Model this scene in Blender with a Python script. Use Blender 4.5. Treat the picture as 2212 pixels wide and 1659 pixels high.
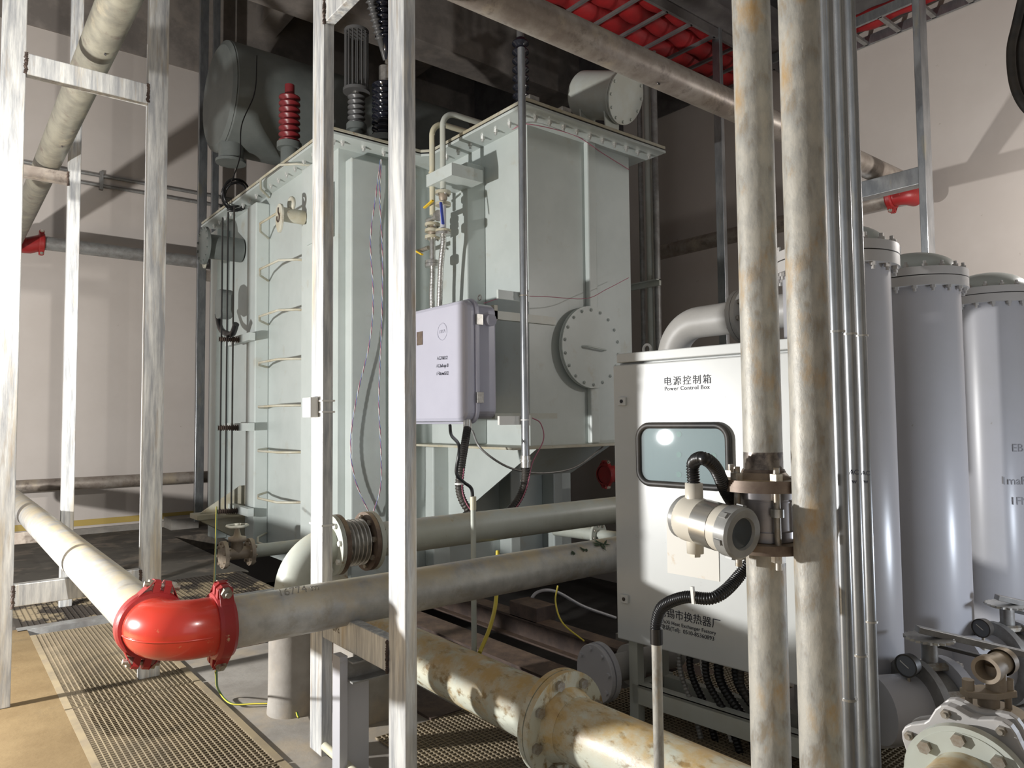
import bpy, math, random
from mathutils import Vector as V, Matrix, Quaternion
random.seed(7)
D = bpy.data
for o in list(D.objects): D.objects.remove(o)
scn = bpy.context.scene
COL = scn.collection
R = math.radians
# ------------------------------------------------------------------ camera
FPX = 1557.65; YAW = 0.677536; PIT = 0.0500046; ROL = -0.0095524
EYE = V((0, 0, 1.29))
_F = V((math.sin(YAW)*math.cos(PIT), math.cos(YAW)*math.cos(PIT), math.sin(PIT)))
_r = V((math.cos(YAW), -math.sin(YAW), 0)); _u = _r.cross(_F)
_r2 = _r*math.cos(ROL) + _u*math.sin(ROL); _u2 = -_r*math.sin(ROL) + _u*math.cos(ROL)
cd = D.cameras.new('camera'); cam = D.objects.new('camera', cd); COL.objects.link(cam)
cd.sensor_width = 36; cd.lens = 36*FPX/2212; cd.clip_start = .05; cd.clip_end = 60
m = Matrix((( _r2.x, _u2.x, -_F.x, EYE.x), (_r2.y, _u2.y, -_F.y, EYE.y), (_r2.z, _u2.z, -_F.z, EYE.z), (0, 0, 0, 1)))
cam.matrix_world = m; scn.camera = cam
def at(px, py, ax, val):            # world point seen at a photo position on the plane ax = val
    d = _F + _r2*((px-1106)/FPX) + _u2*((829.5-py)/FPX)
    i = 'xyz'.index(ax)
    return EYE + d*((val-EYE[i])/d[i])
# ------------------------------------------------------------------ light
scn.view_settings.view_transform = 'Standard'; scn.view_settings.look = 'None'
scn.view_settings.gamma = 1; scn.view_settings.exposure = 0.14
w = D.worlds.new('world'); scn.world = w; w.use_nodes = True
w.node_tree.nodes['Background'].inputs[0].default_value = (.92, .95, 1, 1)
w.node_tree.nodes['Background'].inputs[1].default_value = .27
def lamp(name, loc, power, color, radius):
    l = D.lights.new(name, 'POINT'); l.energy = power; l.color = color; l.shadow_soft_size = radius
    o = D.objects.new(name, l); COL.objects.link(o); o.location = loc; return o
lamp('work_or_fill_lamp', (-1.6, 4.17, 1.1), 880, (1, .988, .965), .06)
lamp('work_or_fill_lamp', (.1, -1.4, 3.1), 1000, (1, .97, .92), .05)
lamp('work_or_fill_lamp', (6.0, .9, 2.8), 80, (1, .96, .92), .06)  # added fill lamp out of view, brightens the right wall
lamp('work_or_fill_lamp', (3.9, .05, .55), 46, (.80, .88, 1), .09)
ar = D.lights.new('soft_fill_area', 'AREA'); ar.shape = 'RECTANGLE'; ar.size = 2.4; ar.size_y = 2.6; ar.energy = 15; ar.color = (.9, .94, 1)  # added soft cool fill from behind the camera, not a real doorway
ao = D.objects.new('soft_fill_area', ar); COL.objects.link(ao); ao.location = (-1.5, -3.5, 2.2)
ao.rotation_euler = V((2.2, 4.5, -.2)).to_track_quat('-Z', 'Y').to_euler()
scn.cycles.max_bounces = 6
# ------------------------------------------------------------------ materials
MT = {}
def mat(name, base, rough=.5, metal=0, c2=None, s=6, lo=.4, hi=.6, dirt=None, ds=3, dlo=.52, dhi=.62, dust=None, dulo=.3, duhi=.9, stretch=(1, 1, 1), bump=0, bs=60, emit=0, spec=None, coat=0):
    m = D.materials.new(name); m.use_nodes = True; n = m.node_tree.nodes; L = m.node_tree.links
    p = n['Principled BSDF']; p.inputs['Roughness'].default_value = rough; p.inputs['Metallic'].default_value = metal
    if coat: p.inputs['Coat Weight'].default_value = coat; p.inputs['Coat Roughness'].default_value = .08
    if spec is not None: p.inputs['Specular IOR Level'].default_value = spec
    tc = n.new('ShaderNodeTexCoord'); mp = n.new('ShaderNodeMapping'); L.new(tc.outputs['Object'], mp.inputs[0]); mp.inputs['Scale'].default_value = stretch
    rgb = n.new('ShaderNodeRGB'); rgb.outputs[0].default_value = (*base, 1); out = rgb.outputs[0]
    def noise(sc, det, vec):
        t = n.new('ShaderNodeTexNoise'); t.inputs['Scale'].default_value = sc; t.inputs['Detail'].default_value = det; t.inputs['Roughness'].default_value = .65
        L.new(vec, t.inputs['Vector']); return t.outputs[0]
    def step(v, a, b):
        r = n.new('ShaderNodeMapRange'); r.inputs[1].default_value = a; r.inputs[2].default_value = b; L.new(v, r.inputs[0]); return r.outputs[0]
    def mix(f, a, col):
        x = n.new('ShaderNodeMix'); x.data_type = 'RGBA'; L.new(f, x.inputs[0]); L.new(a, x.inputs[6]); x.inputs[7].default_value = (*col, 1); return x.outputs[2]
    if c2: out = mix(step(noise(s, 5, mp.outputs[0]), lo, hi), out, c2)
    if dirt:
        for k, dcol in enumerate(dirt if isinstance(dirt[0], tuple) else [dirt]):
            out = mix(step(noise(ds*(1+k*2.7), 7, mp.outputs[0]), dlo, dhi), out, dcol)
    if dust:
        g = n.new('ShaderNodeNewGeometry'); sx = n.new('ShaderNodeSeparateXYZ'); L.new(g.outputs['Normal'], sx.inputs[0])
        a = step(sx.outputs[2], dulo, duhi); b = step(noise(9, 6, tc.outputs['Object']), .35, .6)
        mu = n.new('ShaderNodeMath'); mu.operation = 'MULTIPLY'; L.new(a, mu.inputs[0]); L.new(b, mu.inputs[1]); out = mix(mu.outputs[0], out, dust)
    L.new(out, p.inputs['Base Color'])
    if bump:
        b = n.new('ShaderNodeBump'); b.inputs['Strength'].default_value = bump; b.inputs['Distance'].default_value = .004
        L.new(noise(bs, 4, mp.outputs[0]), b.inputs['Height']); L.new(b.outputs[0], p.inputs['Normal'])
    if emit: p.inputs['Emission Color'].default_value = (*base, 1); p.inputs['Emission Strength'].default_value = emit
    MT[name] = m; return m
M_tank = mat('tank_paint', (.525, .57, .55), .36, c2=(.485, .53, .51), s=2, dirt=(.46, .47, .42), ds=5, dlo=.6, dhi=.72)
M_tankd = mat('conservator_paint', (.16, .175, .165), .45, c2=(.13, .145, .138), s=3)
M_rim = mat('flange_edge_paint', (.50, .49, .41), .45, c2=(.42, .38, .27), s=4, dirt=(.3, .19, .1), ds=7, dlo=.6, dhi=.7)
M_gal = mat('galvanised_tube', (.74, .74, .71), .42, .35, c2=(.36, .37, .385), s=9, lo=.35, hi=.62, stretch=(4, 4, .35), dirt=((.62, .50, .31), (.42, .34, .25)), ds=2.2, dlo=.57, dhi=.75, bump=.15, bs=40)
M_galpipe = mat('galvanised_pipe', (.54, .54, .52), .4, .3, c2=(.37, .37, .36), s=11, lo=.35, hi=.65, dirt=((.52, .42, .27), (.32, .28, .22)), ds=2.6, dlo=.57, dhi=.74, dust=(.60, .51, .34), dulo=.1, duhi=.9, bump=.15, bs=30)
M_brownpipe = mat('brownish_galvanised_pipe', (.33, .29, .25), .42, .3, c2=(.24, .20, .17), s=8, dirt=((.42, .35, .26), (.15, .12, .1)), ds=3, dlo=.55, dhi=.7, bump=.15, bs=30)
M_rustpipe = mat('weathered_riser_steel', (.46, .44, .385), .5, .12, c2=(.33, .325, .30), s=26, lo=.4, hi=.6, dirt=((.44, .29, .13), (.29, .25, .19)), ds=7, dlo=.54, dhi=.66, stretch=(1, 1, .5), bump=.35, bs=45)
M_conduit = mat('zinc_conduit', (.40, .415, .43), .3, .8, c2=(.29, .305, .32), s=14, dirt=(.42, .40, .33), ds=6, dlo=.6, dhi=.7, stretch=(1, 1, .3))
M_steel = mat('bright_steel', (.62, .61, .58), .3, .85, c2=(.45, .44, .41), s=20)
M_chrome = mat('polished_steel', (.75, .75, .76), .12, 1)
M_bolt = mat('bolt_steel', (.42, .40, .36), .4, .6, c2=(.30, .25, .19), s=40)
M_sbolt = mat('bright_zinc_bolt', (.62, .62, .6), .3, .5)
M_flrust = mat('brown_flange_steel', (.20, .155, .12), .5, .4, c2=(.14, .10, .08), s=14, dust=(.5, .38, .24), dulo=.4, duhi=.9)
M_red = mat('glossy_red_paint', (.56, .035, .018), .25, coat=.5, c2=(.5, .04, .02), s=4, dirt=(.55, .12, .06), ds=22, dlo=.66, dhi=.7)
M_olive = mat('dull_galvanised_pipe', (.27, .255, .20), .42, .4, c2=(.19, .18, .145), s=8, dirt=((.42, .36, .25), (.15, .12, .1)), ds=3, dlo=.56, dhi=.7, bump=.15, bs=30)
M_redd = mat('dark_red_paint', (.34, .02, .022), .4, c2=(.30, .025, .022), s=8, dirt=(.5, .33, .2), ds=14, dlo=.66, dhi=.7, bump=.2, bs=40)
M_redtray = mat('red_hose_sleeve', (.34, .012, .014), .6, c2=(.22, .01, .012), s=3)
M_black = mat('black_rubber', (.012, .012, .013), .32)
M_blackd = mat('dusty_black_rubber', (.05, .043, .036), .5, c2=(.02, .02, .02), s=6)
M_box = mat('light_grey_enamel', (.62, .635, .62), .33, c2=(.59, .605, .59), s=2, dirt=(.40, .39, .35), ds=16, dlo=.7, dhi=.73)
M_lav = mat('pale_lilac_grey_enamel', (.47, .47, .55), .28, c2=(.45, .45, .53), s=2)
M_ves = mat('vessel_grey_paint', (.46, .46, .49), .3, c2=(.44, .44, .46), s=1.5, dirt=(.36, .34, .33), ds=12, dlo=.7, dhi=.74)
M_vesd = mat('vessel_flange_paint', (.47, .455, .44), .4, dirt=(.25, .14, .08), ds=9, dlo=.66, dhi=.72)
M_elb = mat('grey_primer_pipe', (.40, .39, .37), .45, c2=(.36, .35, .33), s=4)
M_cream = mat('cream_dusty_pipe_paint', (.60, .62, .53), .4, c2=(.55, .55, .44), s=5, dirt=((.53, .37, .15), (.22, .15, .07)), ds=5.5, dlo=.52, dhi=.64, stretch=(1.6, .7, 1), bump=.2, bs=40, dust=(.55, .37, .15), dulo=-.1, duhi=.75)
M_dustpipe = mat('pale_dusty_pipe_paint', (.50, .53, .48), .4, c2=(.44, .46, .40), s=3, dirt=(.34, .29, .2), ds=14, dlo=.64, dhi=.7, dust=(.52, .47, .34), dulo=.55, duhi=1)
M_pale = mat('pale_pipe_paint', (.50, .53, .49), .4, c2=(.47, .48, .42), s=4)
M_yell = mat('yellow_lever', (.75, .5, .03), .4)
M_blue = mat('blue_lever', (.05, .08, .4), .4)
M_creamp = mat('cream_pipe', (.62, .57, .40), .4, c2=(.55, .53, .42), s=5)
M_white = mat('white_plastic', (.75, .74, .70), .4)
M_paper = mat('white_paper', (.78, .75, .68), .6, dirt=(.6, .42, .22), ds=9, dlo=.62, dhi=.72)
M_sand = mat('sandy_floor_dust', (.15, .098, .04), .8, c2=(.19, .13, .058), s=2.2, dirt=(.11, .08, .045), ds=5, dlo=.6, dhi=.75, bump=.5, bs=25)
M_conc = mat('grey_concrete', (.30, .28, .25), .8, c2=(.22, .20, .175), s=3, dirt=(.38, .31, .22), ds=2.2, dlo=.5, dhi=.7, bump=.3, bs=30)
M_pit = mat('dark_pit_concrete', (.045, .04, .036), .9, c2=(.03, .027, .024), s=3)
M_grate = mat('dusty_grating', (.19, .155, .105), .7, c2=(.25, .2, .135), s=6, dust=(.29, .23, .14), dulo=.5, duhi=.9)
M_gratet = mat('grating_dirt_and_shade', (.035, .027, .02), .9, c2=(.22, .175, .11), s=3.2, lo=.5, hi=.56, bump=.5, bs=30)  # near-black base paints the shade in open holes, tan patches are dirt
M_wall = mat('off_white_wall_paint', (.53, .48, .44), .75, c2=(.50, .45, .41), s=1.2, dirt=(.36, .31, .27), ds=9, dlo=.69, dhi=.73)
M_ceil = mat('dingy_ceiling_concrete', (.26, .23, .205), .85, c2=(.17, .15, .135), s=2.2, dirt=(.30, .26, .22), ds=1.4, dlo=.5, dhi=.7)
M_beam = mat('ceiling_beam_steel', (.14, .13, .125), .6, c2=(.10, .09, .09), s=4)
M_rust = mat('rusty_rail_steel', (.075, .05, .038), .75, c2=(.045, .03, .025), s=9, dust=(.15, .10, .068), dulo=.5, duhi=.9, bump=.3)
M_ceram = mat('black_porcelain', (.012, .013, .02), .12)
M_redcer = mat('dark_red_silicone', (.20, .02, .025), .35)
M_gcer = mat('grey_silicone', (.11, .11, .11), .35)
M_glassf = mat('gauge_glass', (.05, .06, .07), .1)
M_text = mat('dark_lettering', (.02, .022, .035), .6)
M_green = mat('green_indicator', (.08, .42, .20), .4)
M_ivory = mat('ivory_enamel', (.66, .62, .53), .35)
M_yg = mat('green_cable_sheath', (.03, .16, .05), .45)
M_yc = mat('yellow_cable_sheath', (.62, .50, .06), .45)
M_pink = mat('pink_wire', (.42, .14, .2), .5); M_bw = mat('blue_wire', (.18, .25, .5), .5)
M_plate = mat('metal_rating_plate', (.55, .54, .50), .25, .8)
M_cap = mat('grey_cap_enamel', (.30, .30, .285), .35, c2=(.25, .25, .24), s=20)
M_valve = mat('weathered_valve_casting', (.36, .30, .23), .55, .3, c2=(.28, .23, .18), s=18, dust=(.50, .40, .27), dulo=.3, duhi=.9)
M_vgrey = mat('grey_valve_casting', (.30, .30, .29), .4, .3, c2=(.22, .21, .2), s=12)
M_yline = mat('faded_yellow_stripe', (.42, .30, .08), .7)
gl = D.materials.new('frosted_window'); gl.use_nodes = True; _n = gl.node_tree.nodes; _l = gl.node_tree.links
_p = _n['Principled BSDF']; _p.inputs['Base Color'].default_value = (.36, .42, .44, 1); _p.inputs['Roughness'].default_value = .35; _p.inputs['Coat Weight'].default_value = 1; _p.inputs['Coat Roughness'].default_value = .02; _p.inputs['Specular IOR Level'].default_value = .1
_t = _n.new('ShaderNodeBsdfTransparent'); _t.inputs[0].default_value = (.85, .95, .95, 1); _x = _n.new('ShaderNodeMixShader'); _x.inputs[0].default_value = .42
_l.new(_t.outputs[0], _x.inputs[1]); _l.new(_p.outputs[0], _x.inputs[2]); _l.new(_x.outputs[0], _n['Material Output'].inputs[0])
# ------------------------------------------------------------------ mesh building
def basis(d):
    d = V(d).normalized(); a = V((0, 0, 1)) if abs(d.z) < .9 else V((1, 0, 0))
    x = a.cross(d).normalized(); return x, d.cross(x)
class MB:
    def __init__(s): s.v = []; s.f = []; s.sm = []
    def add(s, vs, fs, smooth=False):
        o = len(s.v); s.v += [V(a) for a in vs]
        for f in fs: s.f.append([i+o for i in f]); s.sm.append(smooth)
        return s
    def box(s, a, b, M=None):
        x0, y0, z0 = a; x1, y1, z1 = b
        vs = [V((x, y, z)) for z in (z0, z1) for y in (y0, y1) for x in (x0, x1)]
        if M: vs = [M @ v for v in vs]
        return s.add(vs, [(0, 2, 3, 1), (4, 5, 7, 6), (0, 1, 5, 4), (2, 6, 7, 3), (0, 4, 6, 2), (1, 3, 7, 5)])
    def bar(s, p, q, wd, h, up=(0, 0, 1)):       # rectangular bar p -> q, wd across, h along up
        p, q = V(p), V(q); d = (q-p).normalized(); x = d.cross(V(up)).normalized()*wd/2; z = x.cross(d).normalized()*h/2
        vs = [e+i*x+j*z for e in (p, q) for i, j in ((-1, -1), (1, -1), (1, 1), (-1, 1))]
        return s.add(vs, [(0, 3, 2, 1), (4, 5, 6, 7), (0, 1, 5, 4), (1, 2, 6, 5), (2, 3, 7, 6), (3, 0, 4, 7)])
    def ring(s, prof, p, d, n=32, caps=True, smooth=True, a0=0, hexa=False):  # prof = [(t along d, radius)...]
        p = V(p); d = V(d).normalized(); x, y = basis(d)
        def circ(t, r): return [p+d*t+(x*math.cos(a0+2*math.pi*i/n)+y*math.sin(a0+2*math.pi*i/n))*r for i in range(n)]
        for (t0, r0), (t1, r1) in zip(prof, prof[1:]):
            s.add(circ(t0, r0)+circ(t1, r1), [(i, (i+1) % n, n+(i+1) % n, n+i) for i in range(n)], smooth)
        if caps:
            if prof[0][1] > 1e-6: s.add(circ(*prof[0]), [tuple(range(n))[::-1]])
            if prof[-1][1] > 1e-6: s.add(circ(*prof[-1]), [tuple(range(n))])
        return s
    def cyl(s, p, q, r, n=24): return s.ring([(0, r), ((V(q)-V(p)).length, r)], p, V(q)-V(p), n)
    def smoothprof(s, prof, p, d, n=32):          # joined, smooth shaded lathe
        p = V(p); d = V(d).normalized(); x, y = basis(d); vs = []
        for t, r in prof: vs += [p+d*t+(x*math.cos(2*math.pi*i/n)+y*math.sin(2*math.pi*i/n))*r for i in range(n)]
        return s.add(vs, [(k*n+i, k*n+(i+1) % n, (k+1)*n+(i+1) % n, (k+1)*n+i) for k in range(len(prof)-1) for i in range(n)], True)
    def tube(s, pts, r, n=10, corr=0, pitch=0, caps=True):
        pts = [V(a) for a in pts]
        T = [(pts[min(i+1, len(pts)-1)]-pts[max(i-1, 0)]).normalized() for i in range(len(pts))]
        x, y = basis(T[0]); vs = []; L = 0
        for i, p in enumerate(pts):
            if i: q = T[i-1].rotation_difference(T[i]); x = q @ x; y = q @ y; L += (p-pts[i-1]).length
            rr = r*(1+corr*math.cos(2*math.pi*L/pitch)) if corr else r
            vs += [p+(x*math.cos(2*math.pi*k/n)+y*math.sin(2*math.pi*k/n))*rr for k in range(n)]
        s.add(vs, [(j*n+k, j*n+(k+1) % n, (j+1)*n+(k+1) % n, (j+1)*n+k) for j in range(len(pts)-1) for k in range(n)], True)
        if caps: s.add(vs[:n], [tuple(range(n))[::-1]]); s.add(vs[-n:], [tuple(range(n))])
        return s
    def prism(s, poly, n_, t):                    # polygon of 3D points extruded by t along n_
        n_ = V(n_).normalized()*t; k = len(poly); a = [V(p) for p in poly]
        return s.add(a+[p+n_ for p in a], [tuple(range(k))[::-1], tuple(range(k, 2*k))]+[(i, (i+1) % k, k+(i+1) % k, k+i) for i in range(k)])
    def hexa(s, p, d, r, h): return s.ring([(0, r), (h, r)], p, d, 6, smooth=False)
def spline(pts, n=12):
    pts = [V(p) for p in pts]; P = [pts[0]*2-pts[1]]+pts+[pts[-1]*2-pts[-2]]; o = []
    for i in range(1, len(P)-2):
        for k in range(n):
            t = k/n; a, b, c, d = P[i-1:i+3]
            o.append(.5*((2*b)+(c-a)*t+(2*a-5*b+4*c-d)*t*t+(3*b-a-3*c+d)*t**3))
    o.append(pts[-1]); return o
def even(pts, step):
    L = [0]
    for a, b in zip(pts, pts[1:]): L.append(L[-1]+(b-a).length)
    n = max(2, int(L[-1]/step)); o = []; j = 0
    for i in range(n+1):
        t = L[-1]*i/n
        while j < len(L)-2 and L[j+1] < t: j += 1
        u = (t-L[j])/max(1e-9, L[j+1]-L[j]); o.append(pts[j].lerp(pts[j+1], u))
    return o
def arc(c, a, b, r, n=12, end=math.pi/2):         # from c+a*r turning towards b
    c, a, b = V(c), V(a), V(b); return [c+a*r*math.cos(end*i/n)+b*r*math.sin(end*i/n) for i in range(n+1)]
def build(name, mb, mt, root=None, at_=None, bev=0):
    me = D.meshes.new(name); o = D.objects.new(name, me); COL.objects.link(o)
    if root is None and at_ is None:
        vs = mb.v; at_ = V(((min(v.x for v in vs)+max(v.x for v in vs))/2, (min(v.y for v in vs)+max(v.y for v in vs))/2, min(v.z for v in vs)))
    off = V(root['_w']) if root is not None else V(at_)
    me.from_pydata([tuple(v-off) for v in mb.v], [], mb.f); me.polygons.foreach_set('use_smooth', mb.sm)
    me.materials.append(mt); me.update()
    if root is None: o.location = at_; o['_w'] = list(at_)
    else: o.parent = root; o['_w'] = root['_w']
    if bev:
        b = o.modifiers.new('bevel', 'BEVEL'); b.width = bev; b.segments = 2; b.limit_method = 'ANGLE'; b.angle_limit = R(40)
    return o
def tag(o, label, cat, group=None, kind=None):
    if label: o['label'] = label
    if cat: o['category'] = cat
    if group: o['group'] = group
    if kind: o['kind'] = kind
    return o
def thing(name, label, cat, loc, group=None):
    o = D.objects.new(name, None); COL.objects.link(o); o.location = loc; o['_w'] = list(loc); o.empty_display_size = .05
    return tag(o, label, cat, group)
def struct(name, mb, mt): o = build(name, mb, mt, at_=(0, 0, 0)); o['kind'] = 'structure'; return o
def rbox(mb, x0, x1, y0, y1, z0, z1, r, n=6):
    pl = []
    for cy_, cz_, a0 in ((y1-r, z1-r, 0), (y0+r, z1-r, 90), (y0+r, z0+r, 180), (y1-r, z0+r, 270)):
        for k in range(n+1): a = R(a0+90*k/n); pl.append(V((x0, cy_+r*math.cos(a), cz_+r*math.sin(a))))
    return mb.prism(pl, X, x1-x0)
_bm = {}
def bolt(root, p, d, r=.012, h=.012, mt=None, stud=.0, name='bolt'):   # hexagon head (optionally with a stud end)
    mt = mt or M_bolt; key = (r, h, stud, mt.name)
    if key not in _bm:
        mb = MB().hexa((0, 0, 0), (0, 0, 1), r, h)
        if stud: mb.cyl((0, 0, h), (0, 0, h+stud), r*.55, 10)
        me = D.meshes.new('bolt'); me.from_pydata([tuple(v) for v in mb.v], [], mb.f); me.polygons.foreach_set('use_smooth', mb.sm); me.materials.append(mt); _bm[key] = me
    o = D.objects.new(name, _bm[key]); COL.objects.link(o); o.parent = root; o.location = V(p)-V(root['_w'])
    o.rotation_euler = V((0, 0, 1)).rotation_difference(V(d).normalized()).to_euler(); o['_w'] = list(root['_w']); return o
def boltring(root, c, d, rad, n, r=.012, h=.012, mt=None, stud=0, a0=.2, only=None):
    x, y = basis(d); c = V(c)
    for i in range(n):
        a = a0+2*math.pi*i/n
        if only and not only(i): continue
        bolt(root, c+(x*math.cos(a)+y*math.sin(a))*rad, d, r, h, mt, stud)
def text(s_, root, p, ex, ez, size, mt=M_text, sp=1.0, th=.0006, align='CENTER'):
    c = D.curves.new('lettering', 'FONT'); c.body = s_; c.size = size; c.align_x = align; c.extrude = th; c.space_character = sp; c.materials.append(mt)
    o = D.objects.new('lettering', c); COL.objects.link(o); dg = bpy.context.evaluated_depsgraph_get(); me = D.meshes.new_from_object(o.evaluated_get(dg)); D.objects.remove(o)
    me.materials.clear(); me.materials.append(mt); o = D.objects.new('lettering', me); COL.objects.link(o); ex = V(ex).normalized(); ez = V(ez).normalized(); ny = ex.cross(ez)
    o.parent = root; M = Matrix((ex, ez, ny)).transposed().to_4x4(); M.translation = V(p)-V(root['_w']); o.matrix_local = M; return o
X, Y, Z = V((1, 0, 0)), V((0, 1, 0)), V((0, 0, 1))
PR = .084
# ================================================================== SETTING
struct('floor', MB().box((-3.2, -3.2, -.2), (.5, 5.56, 0)), M_sand)
struct('floor_slab', MB().box((1.085, -3.2, -.3), (1.95, 4.3, -.012)).box((1.95, -3.2, -.3), (6.9, 2.2, -.03)), M_conc)
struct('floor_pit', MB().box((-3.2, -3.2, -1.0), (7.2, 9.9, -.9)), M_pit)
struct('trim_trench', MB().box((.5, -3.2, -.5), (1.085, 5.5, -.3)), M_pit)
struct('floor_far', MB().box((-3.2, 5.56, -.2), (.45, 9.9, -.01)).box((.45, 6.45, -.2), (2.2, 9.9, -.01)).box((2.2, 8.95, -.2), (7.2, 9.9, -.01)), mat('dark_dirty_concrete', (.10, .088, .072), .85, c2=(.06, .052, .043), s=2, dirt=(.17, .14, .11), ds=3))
struct('wall_back', MB().box((-3.4, 9.9, -1), (7.4, 10.1, 5.95)), M_wall)
struct('wall_right', MB().box((7.2, -4, -1), (7.4, 9.9, 5.15)), M_wall)
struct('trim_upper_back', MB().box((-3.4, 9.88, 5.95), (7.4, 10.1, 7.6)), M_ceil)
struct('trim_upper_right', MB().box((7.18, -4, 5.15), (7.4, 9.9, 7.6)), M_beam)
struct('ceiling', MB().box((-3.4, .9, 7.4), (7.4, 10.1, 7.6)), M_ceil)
struct('trim_stripe', MB().box((-3.2, 9.888, .09), (7.2, 9.9, .16)), M_yline)
struct('baseboard_back', MB().box((-3.2, 9.86, -.01), (7.2, 9.9, .06)).box((2.3, 9.5, -.01), (2.62, 9.86, .12)), M_conc)
for i, (a, b) in enumerate((((-3, 7.3, 5.9), (7.2, 7.75, 7.4)), ((-3, 3.6, 6.6), (7.2, 4.0, 7.4)))):
    struct('trim_beam_across', MB().box(a, b), M_ceil)
for x in (1.2, 3.4, 5.6):
    struct('trim_beam_along', MB().box((x, 1.0, 6.75), (x+.28, 9.88, 7.4)), M_ceil)
for y in (5.0, 6.1, 8.6, 9.3):
    struct('trim_joist', MB().box((-3, y, 7.15), (7.2, y+.14, 7.4)), M_ceil)
struct('wall_light_block', MB().box((1.5, -1.25, -1), (7.4, -1.05, 7.4)), M_conc)  # unseen wall added to keep open-side light off the risers' right halves
struct('trim_light_block_near', MB().box((.2, -1.05, 0), (1.5, -.6, 7.4)), M_conc)  # unseen block added to shade risers and middle posts from the lamp behind
struct('trim_column_right', MB().box((6.6, 5.6, -.9), (6.75, 5.95, 5.5)), M_wall)
# gratings
def grating(x0, x1, y0, y1, z, label, pitch=.0215, mt=M_grate, border=.03, dirt=True, grp=None):
    t = thing('floor_grating', label, 'grating', ((x0+x1)/2, (y0+y1)/2, z-.03), grp); mb = MB()
    n = int((x1-x0-2*border)/pitch)
    for i in range(n+1): x = x0+border+i*(x1-x0-2*border)/n; mb.box((x-.002, y0, z-.028), (x+.002, y1, z))
    k = int((y1-y0)/pitch)
    for i in range(k+1): y = y0+i*(y1-y0)/k; mb.box((x0, y-.002, z-.028), (x1, y+.002, z-.0005))
    build('bar_mesh', mb, mt, t)
    for xa in (x0, x1-border): build('border', MB().box((xa, y0, z-.03), (xa+border, y1, z+.001)), mt, t)
    if dirt: tag(build('dirt_and_hole_shade', MB().box((x0+.002, y0, z-.029), (x1-.002, y1, z-.022)), M_gratet, t), None, None, kind='stuff')  # sheet between the bars: sand patches plus painted hole shade
    return t
grating(.5, 1.083, .9, 2.75, 0, 'dusty grating panel below the red pipe elbow, nearest of the walkway panels')
grating(.5, 1.083, 2.765, 3.86, 0, 'dusty grating panel of the walkway in the middle, between the nearest and the farthest panel')
grating(.5, 1.083, 3.875, 5.35, 0, 'shadowed grating panel at the far end of the walkway under the left pipe')
grating(1.45, 2.35, .6, 2.72, -.005, 'grating panel below the cream flanged pipe on the right', border=.004, dirt=False)
grating(2.3, 3.3, .3, 2.45, -.02, 'grating panel on the floor under the control box stand', border=.01, dirt=False)
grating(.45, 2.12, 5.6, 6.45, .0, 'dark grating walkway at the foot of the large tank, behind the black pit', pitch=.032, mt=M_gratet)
o = build('edge_channel', MB().box((.45, 5.5, -.13), (2.15, 5.52, .0)).box((.45, 5.52, -.01), (2.15, 5.6, .002)).box((.45, 5.52, -.13), (2.15, 5.58, -.12)), M_vgrey)
tag(o, 'grey steel channel along the edge of the far grating walkway', 'steel channel')
# pit beams, all running away from the camera
def railbeam(x, y0, y1, z, label, wd=.12, h=.14, grp=None):
    t = build('rusty_beam', MB().box((x-wd/2, y0, z-.015), (x+wd/2, y1, z)).box((x-.01, y0, z-h), (x+.01, y1, z-.015)).box((x-wd/2, y0, z-h-.015), (x+wd/2, y1, z-h)), M_rust)
    tag(t, label, 'steel beam', grp)
railbeam(3.14, 2.3, 5.3, -.02, 'rusty steel rail with a black groove beside the control box foot')
railbeam(2.72, 2.3, 5.2, -.10, 'rust brown beam flange low in the dark pit, left of the grooved rail', .2, .12)
railbeam(1.80, 2.72, 5.2, .0, 'narrow rust topped beam under the cream flanged pipe', .16, .1)
railbeam(1.72, 4.6, 8.0, -.2, 'dark rusty beam under the small gate valve behind the red elbow', .16)
tag(build('bearing_block', MB().box((3.08, 3.6, -.03), (3.25, 3.88, .07)), M_rust, bev=.005), 'rust brown steel bearing block on the grooved rail in the pit', 'steel block')
tag(build('foundation_block', MB().box((1.42, 2.86, -.02), (1.60, 3.06, .33)), M_conc, bev=.008), 'speckled concrete block behind the front steel post, below the pipe rest bar', 'concrete block')
tag(build('foundation_block', MB().box((3.5, 3.0, -.9), (3.9, 3.3, -.1)), M_conc), 'grey concrete pier in the dark pit beside the blind flange', 'concrete block')

exec_parts = []
# ================================================================== STEEL SUPPORTS
def post(t, x0, x1, y0, y1, z1, z0=0, name='post', mt=M_gal): return build(name, MB().box((x0, y0, z0), (x1, y1, z1)), mt, t, bev=.004)
def weld(t, c, ax):
    mb = MB(); random.seed(int(c[0]*100))
    pts = [V(c)+ax*(-.05+.1*i/14)+V((random.uniform(-.004, .004),)*3) for i in range(15)]
    mb.tube(even(spline(pts, 3), .003), .007, 8, .25, .008); build('weld_bead', mb, M_rust, t)
t = thing('pipe_support_frame', 'tall galvanised steel frame with two posts at the left edge, carrying the left pipes', 'pipe support', (.55, 4.1, 0))
post(t, .215, .312, 4.07, 4.12, 6.6); post(t, .845, .943, 4.07, 4.12, 6.6)
build('crossbar', MB().box((.312, 4.072, 2.965), (.845, 4.118, 3.07)), M_gal, t, bev=.004)
build('crossbar', MB().box((.312, 4.072, .45), (.845, 4.118, .552)), M_gal, t, bev=.004)
for x in (.312, .845): weld(t, (x, 4.07, 3.02), Z); weld(t, (x, 4.07, .5), Z)
t = thing('pipe_support_frame', 'darker steel frame behind the left frame, its one post seen between the two near posts', 'pipe support', (.45, 6.05, 0))
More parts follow.
